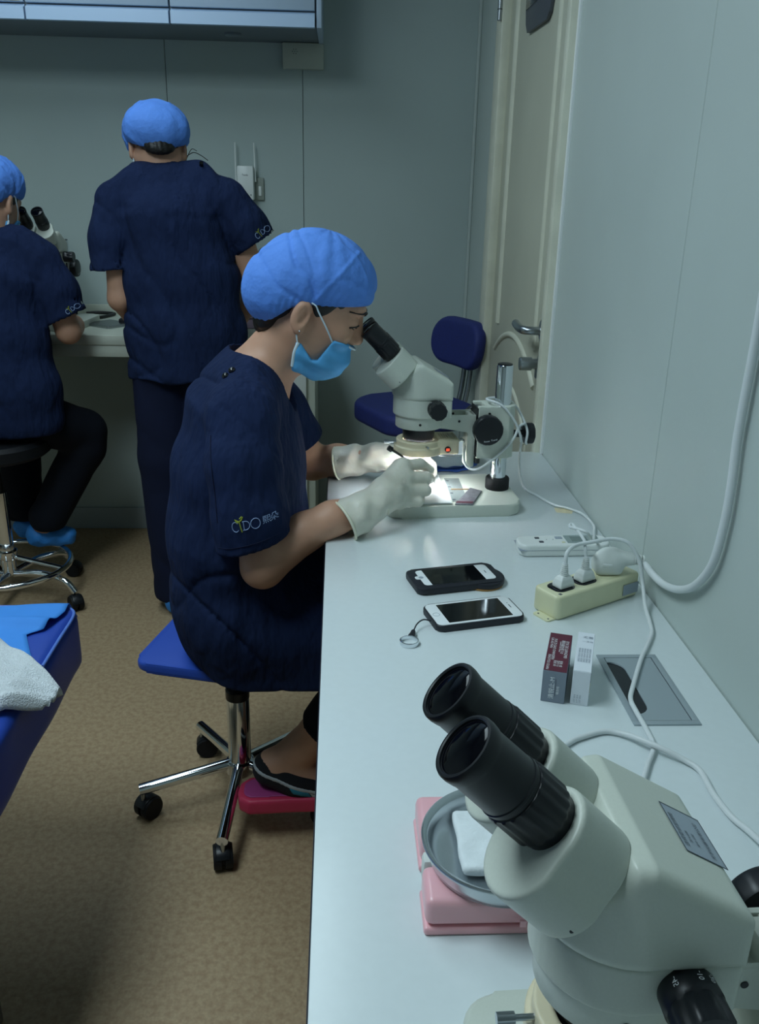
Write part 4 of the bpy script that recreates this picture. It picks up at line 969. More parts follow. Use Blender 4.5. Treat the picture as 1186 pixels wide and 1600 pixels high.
MASK_POLY = [(.006, -.064), (.016, -.062), (.030, -.072), (.046, -.083), (.056, -.080), (.063, -.054), (.068, -.032), (.088, -.030), (.105, -.034), (.13, -.040), (.13, -.14), (.060, -.14), (.020, -.118)]
def sd_mask(q):
    a = np.stack([q[:, 0], np.abs(q[:, 1]), q[:, 2]], 1)
    d = sd_head(q) - .006
    d = smin(d, s_ell(q, (.060, 0, -.072), (.057, .060, .048)), .012)
    d = smin(d, s_cap(a, (.016, .056, -.088), (.055, .040, -.080), .016, .022), .015)
    d = smin(d, s_cap(a, (.014, .061, -.068), (.024, .054, -.104), .011, .011), .008)
    d = smin(d, s_cap(a, (.024, .054, -.104), (.062, .030, -.110), .011, .012), .012)
    d = d + .0016 * np.sin(q[:, 2] * 190 + q[:, 0] * 40) * np.exp(-((q[:, 2] + .078) / .03) ** 2)
    return smax(d, s_poly(q[:, 0], q[:, 2], MASK_POLY), .003)
HAIR_POLY = [(.066, .032), (.050, .012), (.036, -.006), (.026, -.020), (.014, -.006), (.0, .014), (-.022, .010), (-.026, -.030), (-.036, -.058), (-.058, -.092), (-.14, -.10), (-.14, .15), (.07, .15)]
def sd_hair(q):
    d = smin(s_ell(q, (-.010, 0, .032), (.1030, .0800, .0920)), s_ell(q, (-.060, 0, -.036), (.030, .050, .054)), .03)
    d = d + .0010 * np.sin(q[:, 1] * 420 + q[:, 0] * 80)
    return smax(d, s_poly(q[:, 0], q[:, 2], HAIR_POLY), .006)
def dress_head(t, body, c, B, h=.0028, loops=True, mask=True, face=True, puff=1.0, wide=1.0):
    rng = lambda r: ([c[i] - r for i in range(3)], [c[i] + r for i in range(3)])
    lo, hi = rng(.165)
    solid('surgical_cap', lambda P: sd_cap(to_local(P, c, B), puff, wide), lo, hi, h, 'cap_blue', t)
    solid('hair', lambda P: sd_hair(to_local(P, c, B)), lo, hi, h * 1.1, 'hair', t)
    if mask:
        mk = solid('face_mask', lambda P: sd_mask(to_local(P, c, B)), lo, hi, h * .8, 'mask_blue', t)
        for s in (-1, 1):
            W = lambda *p: to_world(c, B, (p[0], p[1] * s, p[2]))
            tube('ear_loop', [W(.066, .062, -.035), W(.045, .0735, -.015), W(.022, .0785, .004), W(.012, .0805, .013), W(.002, .081, .015)], .0016, 'mask_white', mk, n=6)
            tube('ear_loop', [W(.012, .0700, -.068), W(.001, .0740, -.050), W(-.006, .0765, -.034)], .0016, 'mask_white', mk, n=6)
            tube('binding', [W(.010, .0715, -.062), W(.011, .0710, -.082), W(.018, .0655, -.108)], .0030, 'mask_white', mk, n=8)
        tube('top_binding', [to_world(c, B, p) for p in ((.070, -.0600, -.035), (.088, -.043, -.033), (.107, -.018, -.037), (.1165, 0, -.039), (.107, .018, -.037), (.088, .043, -.033), (.070, .0600, -.035))], .0022, 'mask_white', mk, n=6)
    if face:
        for s in (-1, 1):
            W = lambda *p: to_world(c, B, (p[0], p[1] * s, p[2]))
            tube('eyebrow', [to_world(c, B, on_face(s * y_, z_, .0004)) for y_, z_ in ((.012, .029), (.022, .034), (.034, .036), (.046, .032), (.053, .027))], lambda u: .0042 - .0020 * u, 'hair', t, n=8, flat=.6)
            tube('eyelash', [to_world(c, B, on_face(s * y_, z_, .0006)) for y_, z_ in ((.020, .005), (.028, .0085), (.036, .0085), (.044, .004), (.049, .000))], .0016, 'hair', t, n=6)
            tube('eyelash', [to_world(c, B, on_face(s * y_, z_, .0003)) for y_, z_ in ((.022, .001), (.030, -.001), (.038, -.001), (.045, .001))], .0010, 'hair', t, n=6)
            solid('eye', lambda P, s=s: s_ell(to_local(P, c, B), (.0868, s * .032, .0035), (.0132, .0105, .0040)), *rng(.12), .0016, 'eye_dark', t)
            bm = bmesh.new(); bmesh.ops.create_icosphere(bm, subdivisions=2, radius=.0017, matrix=Matrix.Translation(W(.003, .0850, -.040))); from_bm('ear_stud', bm, 'chrome', t)
def fold(P, k, amp, ph=0.0):
    """irregular pulled creases: broad swells with narrow valleys"""
    w = P @ A3(*k) * .55 + ph + 1.3 * np.sin(P @ A3(k[2] * .35, k[0] * .3, k[1] * .4 + 9)) + .7 * np.sin(P @ A3(k[1] + 13, k[2] * .5, k[0] * .6))
    m = .5 + .5 * np.sin(P @ A3(7, 9, 6) + 2.1 * ph)
    return amp * (1.5 * np.exp(-np.abs(np.sin(w)) * 4.5) - .25) * (.35 + .9 * m)
def finger(P, pts, r0, r1, k=.005):
    n = len(pts); return s_chain(P, [(p, r0 + (r1 - r0) * i / (n - 1)) for i, p in enumerate(pts)], .003)

# ============ the seated woman at the microscope
YC = 1.70
w1 = empty('person', (-.22, 1.70, .468), 'seated person in navy scrubs and blue cap peering into the microscope', 'person', 'people in navy scrubs')
HC = (-.057, YC, 1.185); HB = head_axes(0, 25)
EL_R, WR_R = (-.138, 1.488, .737), (.060, 1.556, .828)
EL_L, WR_L = (-.060, 1.930, .800), (.060, 1.868, .828)
KN_R = (.150, 1.625, .545); AN_R = (-.078, 1.668, .212)
def f_body(P):
    q = to_local(P, HC, HB)
    d = np.where(np.linalg.norm(q, axis=1) < .30, sd_head(q), np.linalg.norm(q, axis=1) - .15)
    d = smin(d, s_cap(P, (-.084, YC, 1.130), (-.164, YC, 1.040), .056, .060), .03)
    d = smin(d, s_cap(P, (-.165, YC - .05, 1.035), (-.165, YC + .05, 1.035), .052, .052), .03)
    tor = s_chain(P, [((-.175, YC, 1.00), .075), ((-.20, YC, .82), .095), ((-.215, YC, .60), .105)], .03, (1, .72, 1), (-.2, YC, .8))
    d = smin(d, tor, .03)
    d = smin(d, s_chain(P, [((-.168, 1.555, 1.000), .046), (EL_R, .0390), ((-.06, 1.52, .793), .0360), ((-.01, 1.535, .814), .0325), (WR_R, .0270), ((.085, 1.575, .836), .026)], .012), .02)
    d = smin(d, s_chain(P, [((-.168, 1.845, 1.000), .046), (EL_L, .0385), ((.0, 1.90, .815), .036), (WR_L, .0265), ((.085, 1.862, .832), .025)], .012), .02)
    for y, kn, an in ((1.62, KN_R, AN_R), (1.78, (.15, 1.80, .545), (.06, 1.80, .12))):
        d = smin(d, s_chain(P, [((-.215, y, .575), .082), (kn, .058), (an, .0385)], .02), .02)
    # right foot resting heel-up on the stool base
    d = smin(d, s_chain(P, [(AN_R, .0385), ((-.148, 1.660, .166), .036), ((-.090, 1.655, .146), .038), ((-.005, 1.650, .125), .034), ((.055, 1.648, .120), .022)], .02), .02)
    return d
body1 = solid('body', f_body, (-.34, 1.42, .06), (.26, 2.02, 1.33), .0032, 'skin', w1)
dress_head(w1, body1, HC, HB, .0026)
# scrub top
def f_top(P):
    tor = s_chain(P, [((-.176, YC, 1.072), .046), ((-.168, YC, 1.035), .060), ((-.186, YC, .985), .104), ((-.198, YC, .875), .126), ((-.204, YC, .74), .138), ((-.206, YC, .60), .136), ((-.206, YC, .535), .128)], .03, (1, .70, 1), (-.2, YC, .8))
    tor = smin(tor, s_cap(P, (-.168, YC - .08, 1.043), (-.170, YC - .155, 1.000), .052, .060), .03)
    tor = smin(tor, s_cap(P, (-.168, YC + .08, 1.043), (-.170, YC + .155, 1.000), .052, .060), .03)
    lap = s_chain(P, [((-.20, YC, .565), .115), ((-.05, YC, .560), .105), ((.10, YC, .555), .090)], .03, (1, .58, 1), (-.2, YC, .56))
    tor = smin(tor, lap, .04)
    tor = smin(tor, s_box(P, (-.085, YC, .515), (.33, .385, .20), .05), .03)
    tor = tor + fold(P, (26, 8, 10), .0050) + fold(P, (12, 10, -14), .0040, 1.3) * np.clip((.95 - P[:, 2]) / .2, 0, 1)
    slr = s_chain(P, [((-.172, 1.548, 1.008), .060), ((-.168, 1.508, .930), .066), ((-.158, 1.492, .840), .067), ((-.150, 1.490, .740), .070)], .02)
    slr = slr + fold(P, (16, 10, 34), .0030, .5) + fold(P, (55, 0, 8), .0022)
    nr = A3(.27, 0, -.963); cut = (P - A3(-.158, 1.50, .786)) @ nr
    slr = smax(slr, cut, .003)
    hol = np.maximum(s_chain(P, [((-.160, 1.495, .88), .046), ((-.152, 1.490, .80), .055), ((-.146, 1.488, .70), .060)], .01), -(P[:, 2] - .69))
    slr = smax(slr, -hol, .004)
    sll = s_chain(P, [((-.172, 1.852, 1.008), .060), ((-.135, 1.890, .930), .065), ((-.095, 1.912, .862), .062)], .02)
    cl = (P - A3(-.088, 1.915, .852)) @ A3(.42, .2, -.88); sll = smax(sll, cl, .003)
    kk = .004 + .022 * np.clip((P[:, 2] - .93) / .07, 0, 1)
    d = smin(smin(tor, slr, kk), sll, .012)
    # neck opening, open front
    nk = s_chain(P, [((-.120, YC, 1.170), .080), ((-.138, YC, 1.085), .066), ((-.110, YC, 1.040), .052), ((-.040, YC, 1.005), .036)], .02, (1, .88, 1), (-.15, YC, 1.05))
    d = smax(d, -nk, .004)
    d = smax(d, -(P[:, 2] - (.486 - .030 * np.clip((P[:, 0] + .30) / .12, 0, 1))), .004)     # hem
    return smax(d, P[:, 0] - .13, .004)
top1 = solid('scrub_top', f_top, (-.40, 1.38, .43), (.16, 2.02, 1.13), .0036, 'scrub', w1, smooth=1)
def bvh_of(o):
    me = o.data; return BVHTree.FromPolygons([v.co for v in me.vertices], [p.vertices for p in me.polygons])
TB = bvh_of(top1)
def hit(x, z, off=.0012):
    """surface point of the top seen from its right side"""
    r = TB.ray_cast(Vector((x, 1.2, z)), Vector((0, 1, 0)))
    p = r[0] if r[0] is not None else Vector((x, 1.43, z)); return Vector((p.x, p.y - off, p.z))
for (x, z) in ((-.188, 1.0430), (-.189, 1.0230)):
    p = TB.find_nearest(Vector((x, 1.585, z + .03)))
    lathe('button', [(.0062, -.001), (.0068, .001), (.0060, .004), (.0035, .0058), (0, .0062)], p[0], p[1], 'button_black', top1, n=20)
tube('sleeve_hem', [hit(-.2175 + .0050, .789), hit(-.19, .796), hit(-.16, .805), hit(-.13, .8135), hit(-.105, .8195)], .0009, 'scrub_dark', top1, n=6)
tube('sleeve_seam', [hit(-.222 + .002 * k, .985 - k * .024) for k in range(7)], .0009, 'scrub_dark', top1, n=6)
# embroidered logo: C, sprout, D, O and two characters
def stroke(o, pts, base, ux, uz, r, m, nm):
    P3 = [hit(base[0] + a * ux[0] + b * uz[0], base[1] + a * ux[1] + b * uz[1], .0006) for a, b in pts]
    tube(nm, P3, r, m, o, n=6, sub=1)
lg = None
ux, uz = Vector((.975, .19)), Vector((-.13, .99)); bs = (-.1830, .8325)
arc = lambda cx, cy, rx, ry, a0, a1, n=14: [(cx + rx * math.cos(math.radians(a0 + (a1 - a0) * k / n)), cy + ry * math.sin(math.radians(a0 + (a1 - a0) * k / n))) for k in range(n + 1)]
for pts in (arc(.0075, .006, .0062, .0090, 40, 320), [(.0225, -.001), (.0225, .0145)], [(.0205, -.001), (.0255, -.001)], [(.0205, .0145), (.0255, .0145)], arc(.0250, .00675, .0080, .0078, -90, 90), arc(.0430, .0068, .0082, .0092, 0, 360, 20)):
    stroke(top1, pts, bs, ux, uz, .0007, 'embroider', 'embroidered_letter')
stroke(top1, [(.0180, -.004), (.0168, .004), (.0160, .012), (.0150, .0165)], bs, ux, uz, .0011, 'sprout', 'embroidered_sprout')
for lf in ([(.0155, .015), (.0120, .0165), (.0085, .0195), (.0100, .0150), (.0140, .0138)], [(.0160, .0155), (.0195, .0175), (.0225, .0225), (.0205, .0232), (.0170, .0200)]):
    stroke(top1, lf, bs, ux, uz, .0013, 'sprout', 'embroidered_sprout')
for ch_, cx in (('熙', .0625), ('朵', .0755)):
    t_ = text('embroidered_letter', ch_, .0150, Matrix.Identity(4), 'embroider', top1)
    PENDING_TEXT[-1] = PENDING_TEXT[-1][:6] + ((lambda me, cx=cx: [setattr(v, 'co', hit(bs[0] + (cx + v.co.x) * ux[0] + (.0075 + v.co.y) * uz[0], bs[1] + (cx + v.co.x) * ux[1] + (.0075 + v.co.y) * uz[1], .0009)) for v in me.vertices]),)
# trousers
def f_tr(P):
    d = s_chain(P, [((-.21, 1.62, .575), .094), ((.05, 1.618, .560), .084), ((.155, 1.620, .535), .074), ((.045, 1.648, .38), .066), ((-.030, 1.662, .265), .058)], .02)
    d = smin(d, s_chain(P, [((-.21, 1.78, .575), .094), ((.05, 1.785, .560), .084), ((.16, 1.80, .535), .074), ((.10, 1.80, .30), .066), ((.06, 1.80, .14), .060)], .02), .02)
    d = d + fold(P, (20, 12, 34), .004)
    d = smax(d, -((P - A3(-.040, 1.666, .222)) @ A3(.62, -.1, .78)), .003) if False else d
    return smax(d, -((P - A3(-.030, 1.666, .262)) @ A3(.55, -.05, .83)) * (P[:, 1] < 1.735) - (P[:, 1] >= 1.735) * (P[:, 2] - .10), .003)
solid('trousers', f_tr, (-.33, 1.50, .08), (.26, 1.90, .69), .006, 'trouser_black', w1, smooth=1)
# sock and slipper of the visible foot
def f_foot(P): return s_chain(P, [((-.148, 1.660, .166), .039), ((-.090, 1.655, .146), .0405), ((-.005, 1.650, .125), .0365), ((.055, 1.648, .120), .0245)], .02)
SOCK = lambda P: (P - A3(-.148, 1.66, .182)) @ A3(.34, 0, .94)
def sock(nm, m, a, b, g=.0, fx=None):
    def f(P):
        s = SOCK(P); d = smax(f_foot(P) - g, np.maximum(s - b, a - s), .002)
        if fx is not None: d = np.maximum(d, fx(P))
        return d
    return f
sk1 = solid('sock', sock('sock', 0, -.2, .012, .0025), (-.21, 1.59, .06), (.12, 1.71, .24), .0034, 'sock_black', w1)
solid('sock_stripe', sock('s', 0, -.017, -.007, .0036), (-.21, 1.59, .06), (.12, 1.71, .24), .0030, 'sock_grey', sk1)
solid('sock_patch', sock('s', 0, -.030, -.014, .0036, lambda P: np.abs(P[:, 0] + .078 + (P[:, 2] - .13) * .5) - .018), (-.21, 1.59, .06), (.12, 1.71, .24), .0030, 'sock_teal', sk1)
solid('sock_toe', sock('s', 0, -.2, -.016, .0036, lambda P: -(P[:, 0] + .060 + (P[:, 2] - .13) * .5)), (-.21, 1.59, .06), (.12, 1.71, .24), .0030, 'sock_grey', sk1)
sole = lambda a, b: [(-.105 + .1 * 0 + x, y) for x, y in ()]
SOLE = [(-.222, 1.640), (-.216, 1.615), (-.194, 1.600), (-.10, 1.606), (-.03, 1.608), (.04, 1.598), (.075, 1.610), (.092, 1.650), (.075, 1.692), (.03, 1.702), (-.05, 1.690), (-.12, 1.692), (-.199, 1.690), (-.219, 1.668)]
slp = empty('slipper', (-.06, 1.65, .09), 'pink rubber slipper under the seated woman foot', 'slipper')
def f_sole(P):
    z = P[:, 2] - (.104 - .02 * np.clip((P[:, 0] + .05) / .15, 0, 1)); return smax(s_poly(P[:, 0], P[:, 1], SOLE) + .006, np.abs(z + .003) - .019 + .006, .008) - .006
solid('sole', f_sole, (-.24, 1.585, .055), (.11, 1.715, .14), .004, 'slipper', slp, smooth=1)
solid('footbed', lambda P: smax(s_poly(P[:, 0], P[:, 1], SOLE) + .012, np.abs(P[:, 2] - (.1215 - .02 * np.clip((P[:, 0] + .05) / .15, 0, 1))) - .0012, .001), (-.24, 1.585, .055), (.11, 1.715, .14), .003, 'slipper_in', slp)
solid('strap', lambda P: np.maximum(np.abs(f_foot(P) - .010) - .004, np.maximum(np.maximum(-(P[:, 0] + .035), P[:, 0] - .05), -(P[:, 2] - .098))), (-.06, 1.58, .08), (.09, 1.72, .20), .0035, 'slipper', slp)
# gloves
def glove(parts_fn, lo, hi): return solid('glove', parts_fn, lo, hi, .0024, 'latex', w1, smooth=1)
def f_gr(P):
    d = s_chain(P, [((.005, 1.528, .808), .0405), ((.035, 1.542, .820), .0365), ((.068, 1.560, .833), .0300), ((.092, 1.580, .846), .0300)], .012)
    d = d + .0014 * np.sin(P @ A3(150, 40, -60)) + .0010 * np.sin(P @ A3(60, 10, 190))
    rim = (P - A3(.0125, 1.530, .8105)) @ (A3(.055, .026, .024) / .0654)
    d = smax(d, -rim, .002); d = smax(d, -s_chain(P, [((-.02, 1.52, .80), .038), ((.030, 1.540, .818), .033)], .01), .002)
    mc = [(.126, 1.640, .884), (.132, 1.622, .866), (.130, 1.607, .846), (.120, 1.597, .828)]
    palm = None
    for m_ in mc:
        e = s_cap(P, (.088, 1.582, .846), m_, .0225, .0150); palm = e if palm is None else smin(palm, e, .016)
    palm = smin(palm, s_cap(P, mc[0], mc[3], .0145, .0135), .012)
    d = smin(d, palm, .018)
    F = [finger(P, [mc[0], (.163, 1.662, .882), (.184, 1.690, .862), (.186, 1.704, .842)], .0130, .0090),
         finger(P, [mc[1], (.174, 1.640, .861), (.184, 1.672, .848), (.176, 1.690, .838)], .0130, .0092),
         finger(P, [mc[2], (.172, 1.624, .840), (.176, 1.655, .830), (.160, 1.672, .824)], .0125, .0092),
         finger(P, [mc[3], (.156, 1.608, .822), (.162, 1.635, .817), (.148, 1.652, .814)], .0115, .0088),
         finger(P, [(.092, 1.605, .862), (.120, 1.655, .880), (.150, 1.690, .872), (.172, 1.702, .852)], .0160, .0100)]
    for f_ in F: d = smin(d, f_, .0055)
    return d
gR = glove(f_gr, (-.04, 1.46, .75), (.22, 1.74, .93))
rc = Vector((.0125, 1.530, .8105)); rx_, ry_, rz_ = frame((.055, .026, .024))
tube('cuff_rim', [rc + rx_ * .0395 * math.cos(t) + ry_ * .0395 * math.sin(t) for t in np.linspace(0, 6.2832, 33)[:-1]], .0028, 'latex_rim', gR, n=8, sub=1, closed=True)
rc = Vector((.079, 1.568, .838)); tube('wrist_fold', [rc + rx_ * .0305 * math.cos(t) + ry_ * .0305 * math.sin(t) for t in np.linspace(0, 6.2832, 33)[:-1]], .0016, 'latex_rim', gR, n=8, sub=1, closed=True)
def f_gl(P):
    d = s_chain(P, [((-.006, 1.888, .812), .0375), ((.030, 1.880, .822), .0340), ((.068, 1.866, .830), .0285), ((.090, 1.856, .836), .0290)], .012)
    d = d + .0014 * np.sin(P @ A3(150, -40, -60)) + .0012 * np.sin(P @ A3(40, 10, 170))
    ax_ = A3(.058, -.016, .014) / .0618; rim = (P - A3(.0, 1.886, .813)) @ ax_
    d = smax(d, -rim, .002); d = smax(d, -s_chain(P, [((-.03, 1.895, .806), .035), ((.022, 1.882, .820), .031)], .01), .002)
    mc = [(.132, 1.812, .858), (.138, 1.826, .858), (.136, 1.842, .852), (.126, 1.856, .842)]
    palm = None
    for m_ in mc:
        e = s_cap(P, (.090, 1.852, .838), m_, .0220, .0145); palm = e if palm is None else smin(palm, e, .016)
    d = smin(d, palm, .018)
    F = [finger(P, [mc[0], (.166, 1.790, .860), (.190, 1.776, .840), (.198, 1.770, .822)], .0125, .0088),
         finger(P, [mc[1], (.178, 1.812, .858), (.202, 1.800, .836), (.205, 1.795, .820)], .0125, .0090),
         finger(P, [mc[2], (.172, 1.834, .850), (.192, 1.824, .830), (.194, 1.818, .818)], .0120, .0090),
         finger(P, [mc[3], (.154, 1.850, .838), (.170, 1.842, .822), (.170, 1.838, .815)], .0110, .0085),
         finger(P, [(.094, 1.830, .834), (.126, 1.798, .832), (.156, 1.776, .826), (.176, 1.766, .818)], .0155, .0098)]
    for f_ in F: d = smin(d, f_, .0055)
    return d
gL = glove(f_gl, (-.05, 1.73, .75), (.24, 1.95, .90))
rc = Vector((.0, 1.886, .813)); rx_, ry_, rz_ = frame((.058, -.016, .014))
tube('cuff_rim', [rc + rx_ * .0372 * math.cos(t) + ry_ * .0372 * math.sin(t) for t in np.linspace(0, 6.2832, 33)[:-1]], .0022, 'latex_rim', gL, n=8, sub=1, closed=True)
tw = empty('tweezers', (.16, 1.69, .87), 'dark steel tweezers held in the gloved right hand', 'tweezers')
for s in (-.0022, .0022):
    tube('blade', [(.104, 1.690 + s, .905), (.122, 1.692 + s * 1.6, .893), (.150, 1.696 + s * 1.8, .873), (.190, 1.706 + s, .838), (.206, 1.712, .8165)], lambda u: .0052 - .0040 * u, 'black_plastic', tw, n=8, flat=.45)
tube('heel', [(.100, 1.690, .9075), (.108, 1.6905, .902)], .0056, 'black_plastic', tw, n=8, sub=2)

# ============ the standing woman at the bench, seen from behind
w2 = empty('person', (-.50, 2.80, 0), 'standing person in navy scrubs and blue cap facing the far wall', 'person', 'people in navy scrubs')
HC2 = (-.552, 2.915, 1.492); HB2x = head_axes(104, 44)
XC = -.485
def f_b2(P):
    q = to_local(P, HC2, HB2x)
    d = np.where(np.linalg.norm(q, axis=1) < .30, sd_head(q), np.linalg.norm(q, axis=1) - .15)
    d = smin(d, s_cap(P, (-.545, 2.888, 1.452), (-.515, 2.862, 1.375), .055, .050), .03)
    d = smin(d, s_chain(P, [((-.505, 2.83, 1.34), .070), ((XC, 2.81, 1.10), .085), ((XC, 2.80, .94), .080)], .03, (.72, 1, 1), (XC, 2.8, 1)), .03)
    d = smin(d, s_chain(P, [((-.665, 2.83, 1.345), .046), ((-.672, 2.800, 1.055), .038), ((-.655, 2.90, .985), .034), ((-.628, 2.985, .945), .026)], .012), .02)
    d = smin(d, s_chain(P, [((-.345, 2.83, 1.36), .046), ((-.268, 2.850, 1.125), .038), ((-.30, 2.98, 1.02), .034), ((-.335, 3.075, .965), .026)], .012), .02)
    for (wr, dr_) in (((-.628, 2.985, .945), (.02, .05, -.012)), ((-.335, 3.075, .965), (-.02, .05, -.012))):
        w = np.array(wr); dv = np.array(dr_); e = s_cap(P, w, w + dv, .024, .026)
        for k in range(4):
            sd = np.array([(k - 1.5) * .017, 0, -.002 * k]); e = smin(e, s_cap(P, w + dv + sd, w + dv * 2.1 + sd * 1.1 + np.array([0, 0, -.012 + .002 * k]), .0095, .0080), .005)
        e = smin(e, s_cap(P, w + dv * .4, w + dv * 1.3 + np.array([.034 * (1 if dr_[0] > 0 else -1), 0, -.006]), .0115, .0085), .006)
        d = smin(d, e, .015)
    for x in (-.555, -.415): d = smin(d, s_chain(P, [((x, 2.80, .85), .08), ((x, 2.80, .45), .055), ((x, 2.80, .06), .04)], .02), .02)
    return d
solid('body', f_b2, (-.75, 2.68, .02), (-.20, 3.24, 1.65), .0065, 'skin', w2)
dress_head(w2, None, HC2, HB2x, .0035, face=False, puff=1.0, wide=1.1)
tube('hair_strand', [(-.470, 2.93, 1.468), (-.445, 2.92, 1.480), (-.420, 2.90, 1.472), (-.398, 2.89, 1.458)], .0012, 'hair', w2, n=6)
tube('hair_strand', [(-.470, 2.92, 1.455), (-.448, 2.90, 1.488), (-.430, 2.89, 1.484)], .0010, 'hair', w2, n=6)
def f_t2(P):
    tor = s_chain(P, [((-.508, 2.845, 1.375), .066), ((-.500, 2.825, 1.29), .102), ((XC, 2.815, 1.12), .112), ((XC + .005, 2.805, .96), .118), ((XC + .008, 2.80, .80), .126)], .03, (.66, 1, 1), (XC, 2.8, 1))
    tor = smin(tor, s_cap(P, (-.595, 2.862, 1.400), (-.425, 2.862, 1.408), .046, .046), .03)
    for s, x, z in ((-1, -.665, 1.338), (1, -.345, 1.352)): tor = smin(tor, s_cap(P, (-.508 + s * .09, 2.845, 1.392), (x, 2.832, z), .054, .058), .03)
    tor = tor + fold(P, (34, 6, 12), .0055) + fold(P, (8, 10, 26), .0045, .7)
    sl = s_chain(P, [((-.672, 2.83, 1.335), .060), ((-.684, 2.818, 1.23), .070), ((-.684, 2.805, 1.10), .076)], .02) + fold(P, (50, 0, 14), .003)
    sl = smax(sl, -((P - A3(-.684, 2.81, 1.141)) @ A3(-.10, 0, .995)), .003)
    sl = smax(sl, -s_chain(P, [((-.684, 2.81, 1.19), .06), ((-.684, 2.80, 1.05), .071)], .01), .004)
    sr_ = s_chain(P, [((-.338, 2.832, 1.350), .060), ((-.285, 2.840, 1.265), .068), ((-.235, 2.848, 1.18), .074)], .02) + fold(P, (40, 0, 30), .003)
    sr_ = smax(sr_, (P - A3(-.252, 2.845, 1.222)) @ A3(.53, 0, -.848), .003)
    sr_ = smax(sr_, -s_cap(P, (-.27, 2.845, 1.25), (-.225, 2.85, 1.17), .06, .07), .004)
    d = smin(smin(tor, sl, .010), sr_, .010)
    d = smax(d, -s_cap(P, (-.530, 2.895, 1.425), (-.555, 2.96, 1.52), .062, .085), .004)
    return smax(d, -(P[:, 2] - .815 - .006 * np.sin(P[:, 0] * 40)), .004)
top2 = solid('scrub_top', f_t2, (-.80, 2.64, .78), (-.15, 2.98, 1.47), .006, 'scrub', w2, smooth=1)
cyl('button', (-.408, 2.815, 1.442), (-.406, 2.806, 1.450), .006, 'button_black', top2, n=14)
T2 = bvh_of(top2)
def hit2(x, z, off=.0012):
    r = T2.ray_cast(Vector((x, 2.3, z)), Vector((0, 1, 0))); p = r[0] if r[0] is not None else Vector((x, 2.8, z)); return Vector((p.x, p.y - off, p.z))
def small_logo(hf, o, bx, bz, ux, uz, k=1.0):
    for pts in (arc(.0075, .006, .0062, .0090, 40, 320), [(.0225, -.001), (.0225, .0145)], arc(.0250, .00675, .0080, .0078, -90, 90), arc(.0430, .0068, .0082, .0092, 0, 360, 16)):
        tube('embroidered_letter', [hf(bx + a * k * ux[0] + b * k * uz[0], bz + a * k * ux[1] + b * k * uz[1]) for a, b in pts], .0009, 'embroider', o, n=5, sub=1)
    for pts in ([(.018, -.004), (.016, .012), (.015, .0165)], [(.0155, .015), (.0085, .0195), (.0140, .0138)], [(.016, .0155), (.0225, .0225), (.017, .02)]):
        tube('embroidered_sprout', [hf(bx + a * k * ux[0] + b * k * uz[0], bz + a * k * ux[1] + b * k * uz[1]) for a, b in pts], .0010, 'sprout', o, n=5, sub=1)
small_logo(hit2, top2, -.247, 1.240, (.80, .55), (-.5, .84), .95)
def f_p2(P):
    d = s_chain(P, [((-.565, 2.80, .86), .088), ((-.560, 2.80, .55), .092), ((-.548, 2.80, .07), .086)], .02)
    d = smin(d, s_chain(P, [((-.405, 2.80, .86), .090), ((-.41, 2.80, .55), .090), ((-.425, 2.80, .07), .080)], .02), .012)
    return smax(d + fold(P, (30, 8, 5), .004), -(P[:, 2] - .045), .004)
solid('trousers', f_p2, (-.68, 2.66, .02), (-.28, 2.94, .95), .008, 'scrub_dark', w2, smooth=1)
for x in (-.545, -.425):
    solid('shoe_cover', lambda P, x=x: smax(s_chain(P, [((x, 2.755, .045), .048), ((x, 2.86, .042), .050), ((x, 2.95, .030), .038)], .02) + .002 * np.sin(P[:, 1] * 120) * np.sin(P[:, 0] * 90), -(P[:, 2]), .004), (x - .07, 2.68, -.01), (x + .07, 3.01, .11), .005, 'shoe_cover', w2)

# ============ the leftmost seated woman, cut by the frame
w3 = empty('person', (-1.13, 2.86, .59), 'seated person in navy scrubs at the left edge, back turned', 'person', 'people in navy scrubs')
HC3 = (-1.082, 2.935, 1.332); HB3 = head_axes(76, 28)
XT = -1.085
def f_b3(P):
    q = to_local(P, HC3, HB3)
    d = np.where(np.linalg.norm(q, axis=1) < .30, sd_head(q), np.linalg.norm(q, axis=1) - .15)
    d = smin(d, s_cap(P, (-1.085, 2.915, 1.27), (-1.08, 2.895, 1.20), .053, .05), .03)
    d = smin(d, s_chain(P, [((XT + .01, 2.895, 1.15), .055), ((XT, 2.855, .95), .09), ((XT, 2.85, .70), .10)], .03, (.72, 1, 1), (XT, 2.85, 1)), .03)
    d = smin(d, s_chain(P, [((-.925, 2.89, 1.16), .046), ((-.872, 2.905, .935), .039), ((-.885, 3.00, .938), .036), ((-.95, 3.13, .945), .027), ((-.97, 3.19, .95), .028), ((-.975, 3.24, .945), .016)], .012), .02)
    d = smin(d, s_chain(P, [((-1.235, 2.89, 1.16), .046), ((-1.27, 2.905, .95), .039), ((-1.20, 3.05, .94), .034), ((-1.12, 3.16, .945), .027), ((-1.10, 3.22, .945), .018)], .012), .02)
    d = smin(d, s_chain(P, [((-1.02, 2.86, .66), .08), ((-.88, 3.04, .555), .056), ((-1.06, 2.99, .22), .04)], .02), .02)
    d = smin(d, s_chain(P, [((-1.15, 2.86, .66), .08), ((-1.16, 3.16, .60), .058), ((-1.15, 3.1, .2), .04)], .02), .02)
    return d
solid('body', f_b3, (-1.36, 2.72, .15), (-.78, 3.28, 1.52), .0075, 'skin', w3)
dress_head(w3, None, HC3, HB3, .0040, face=False)
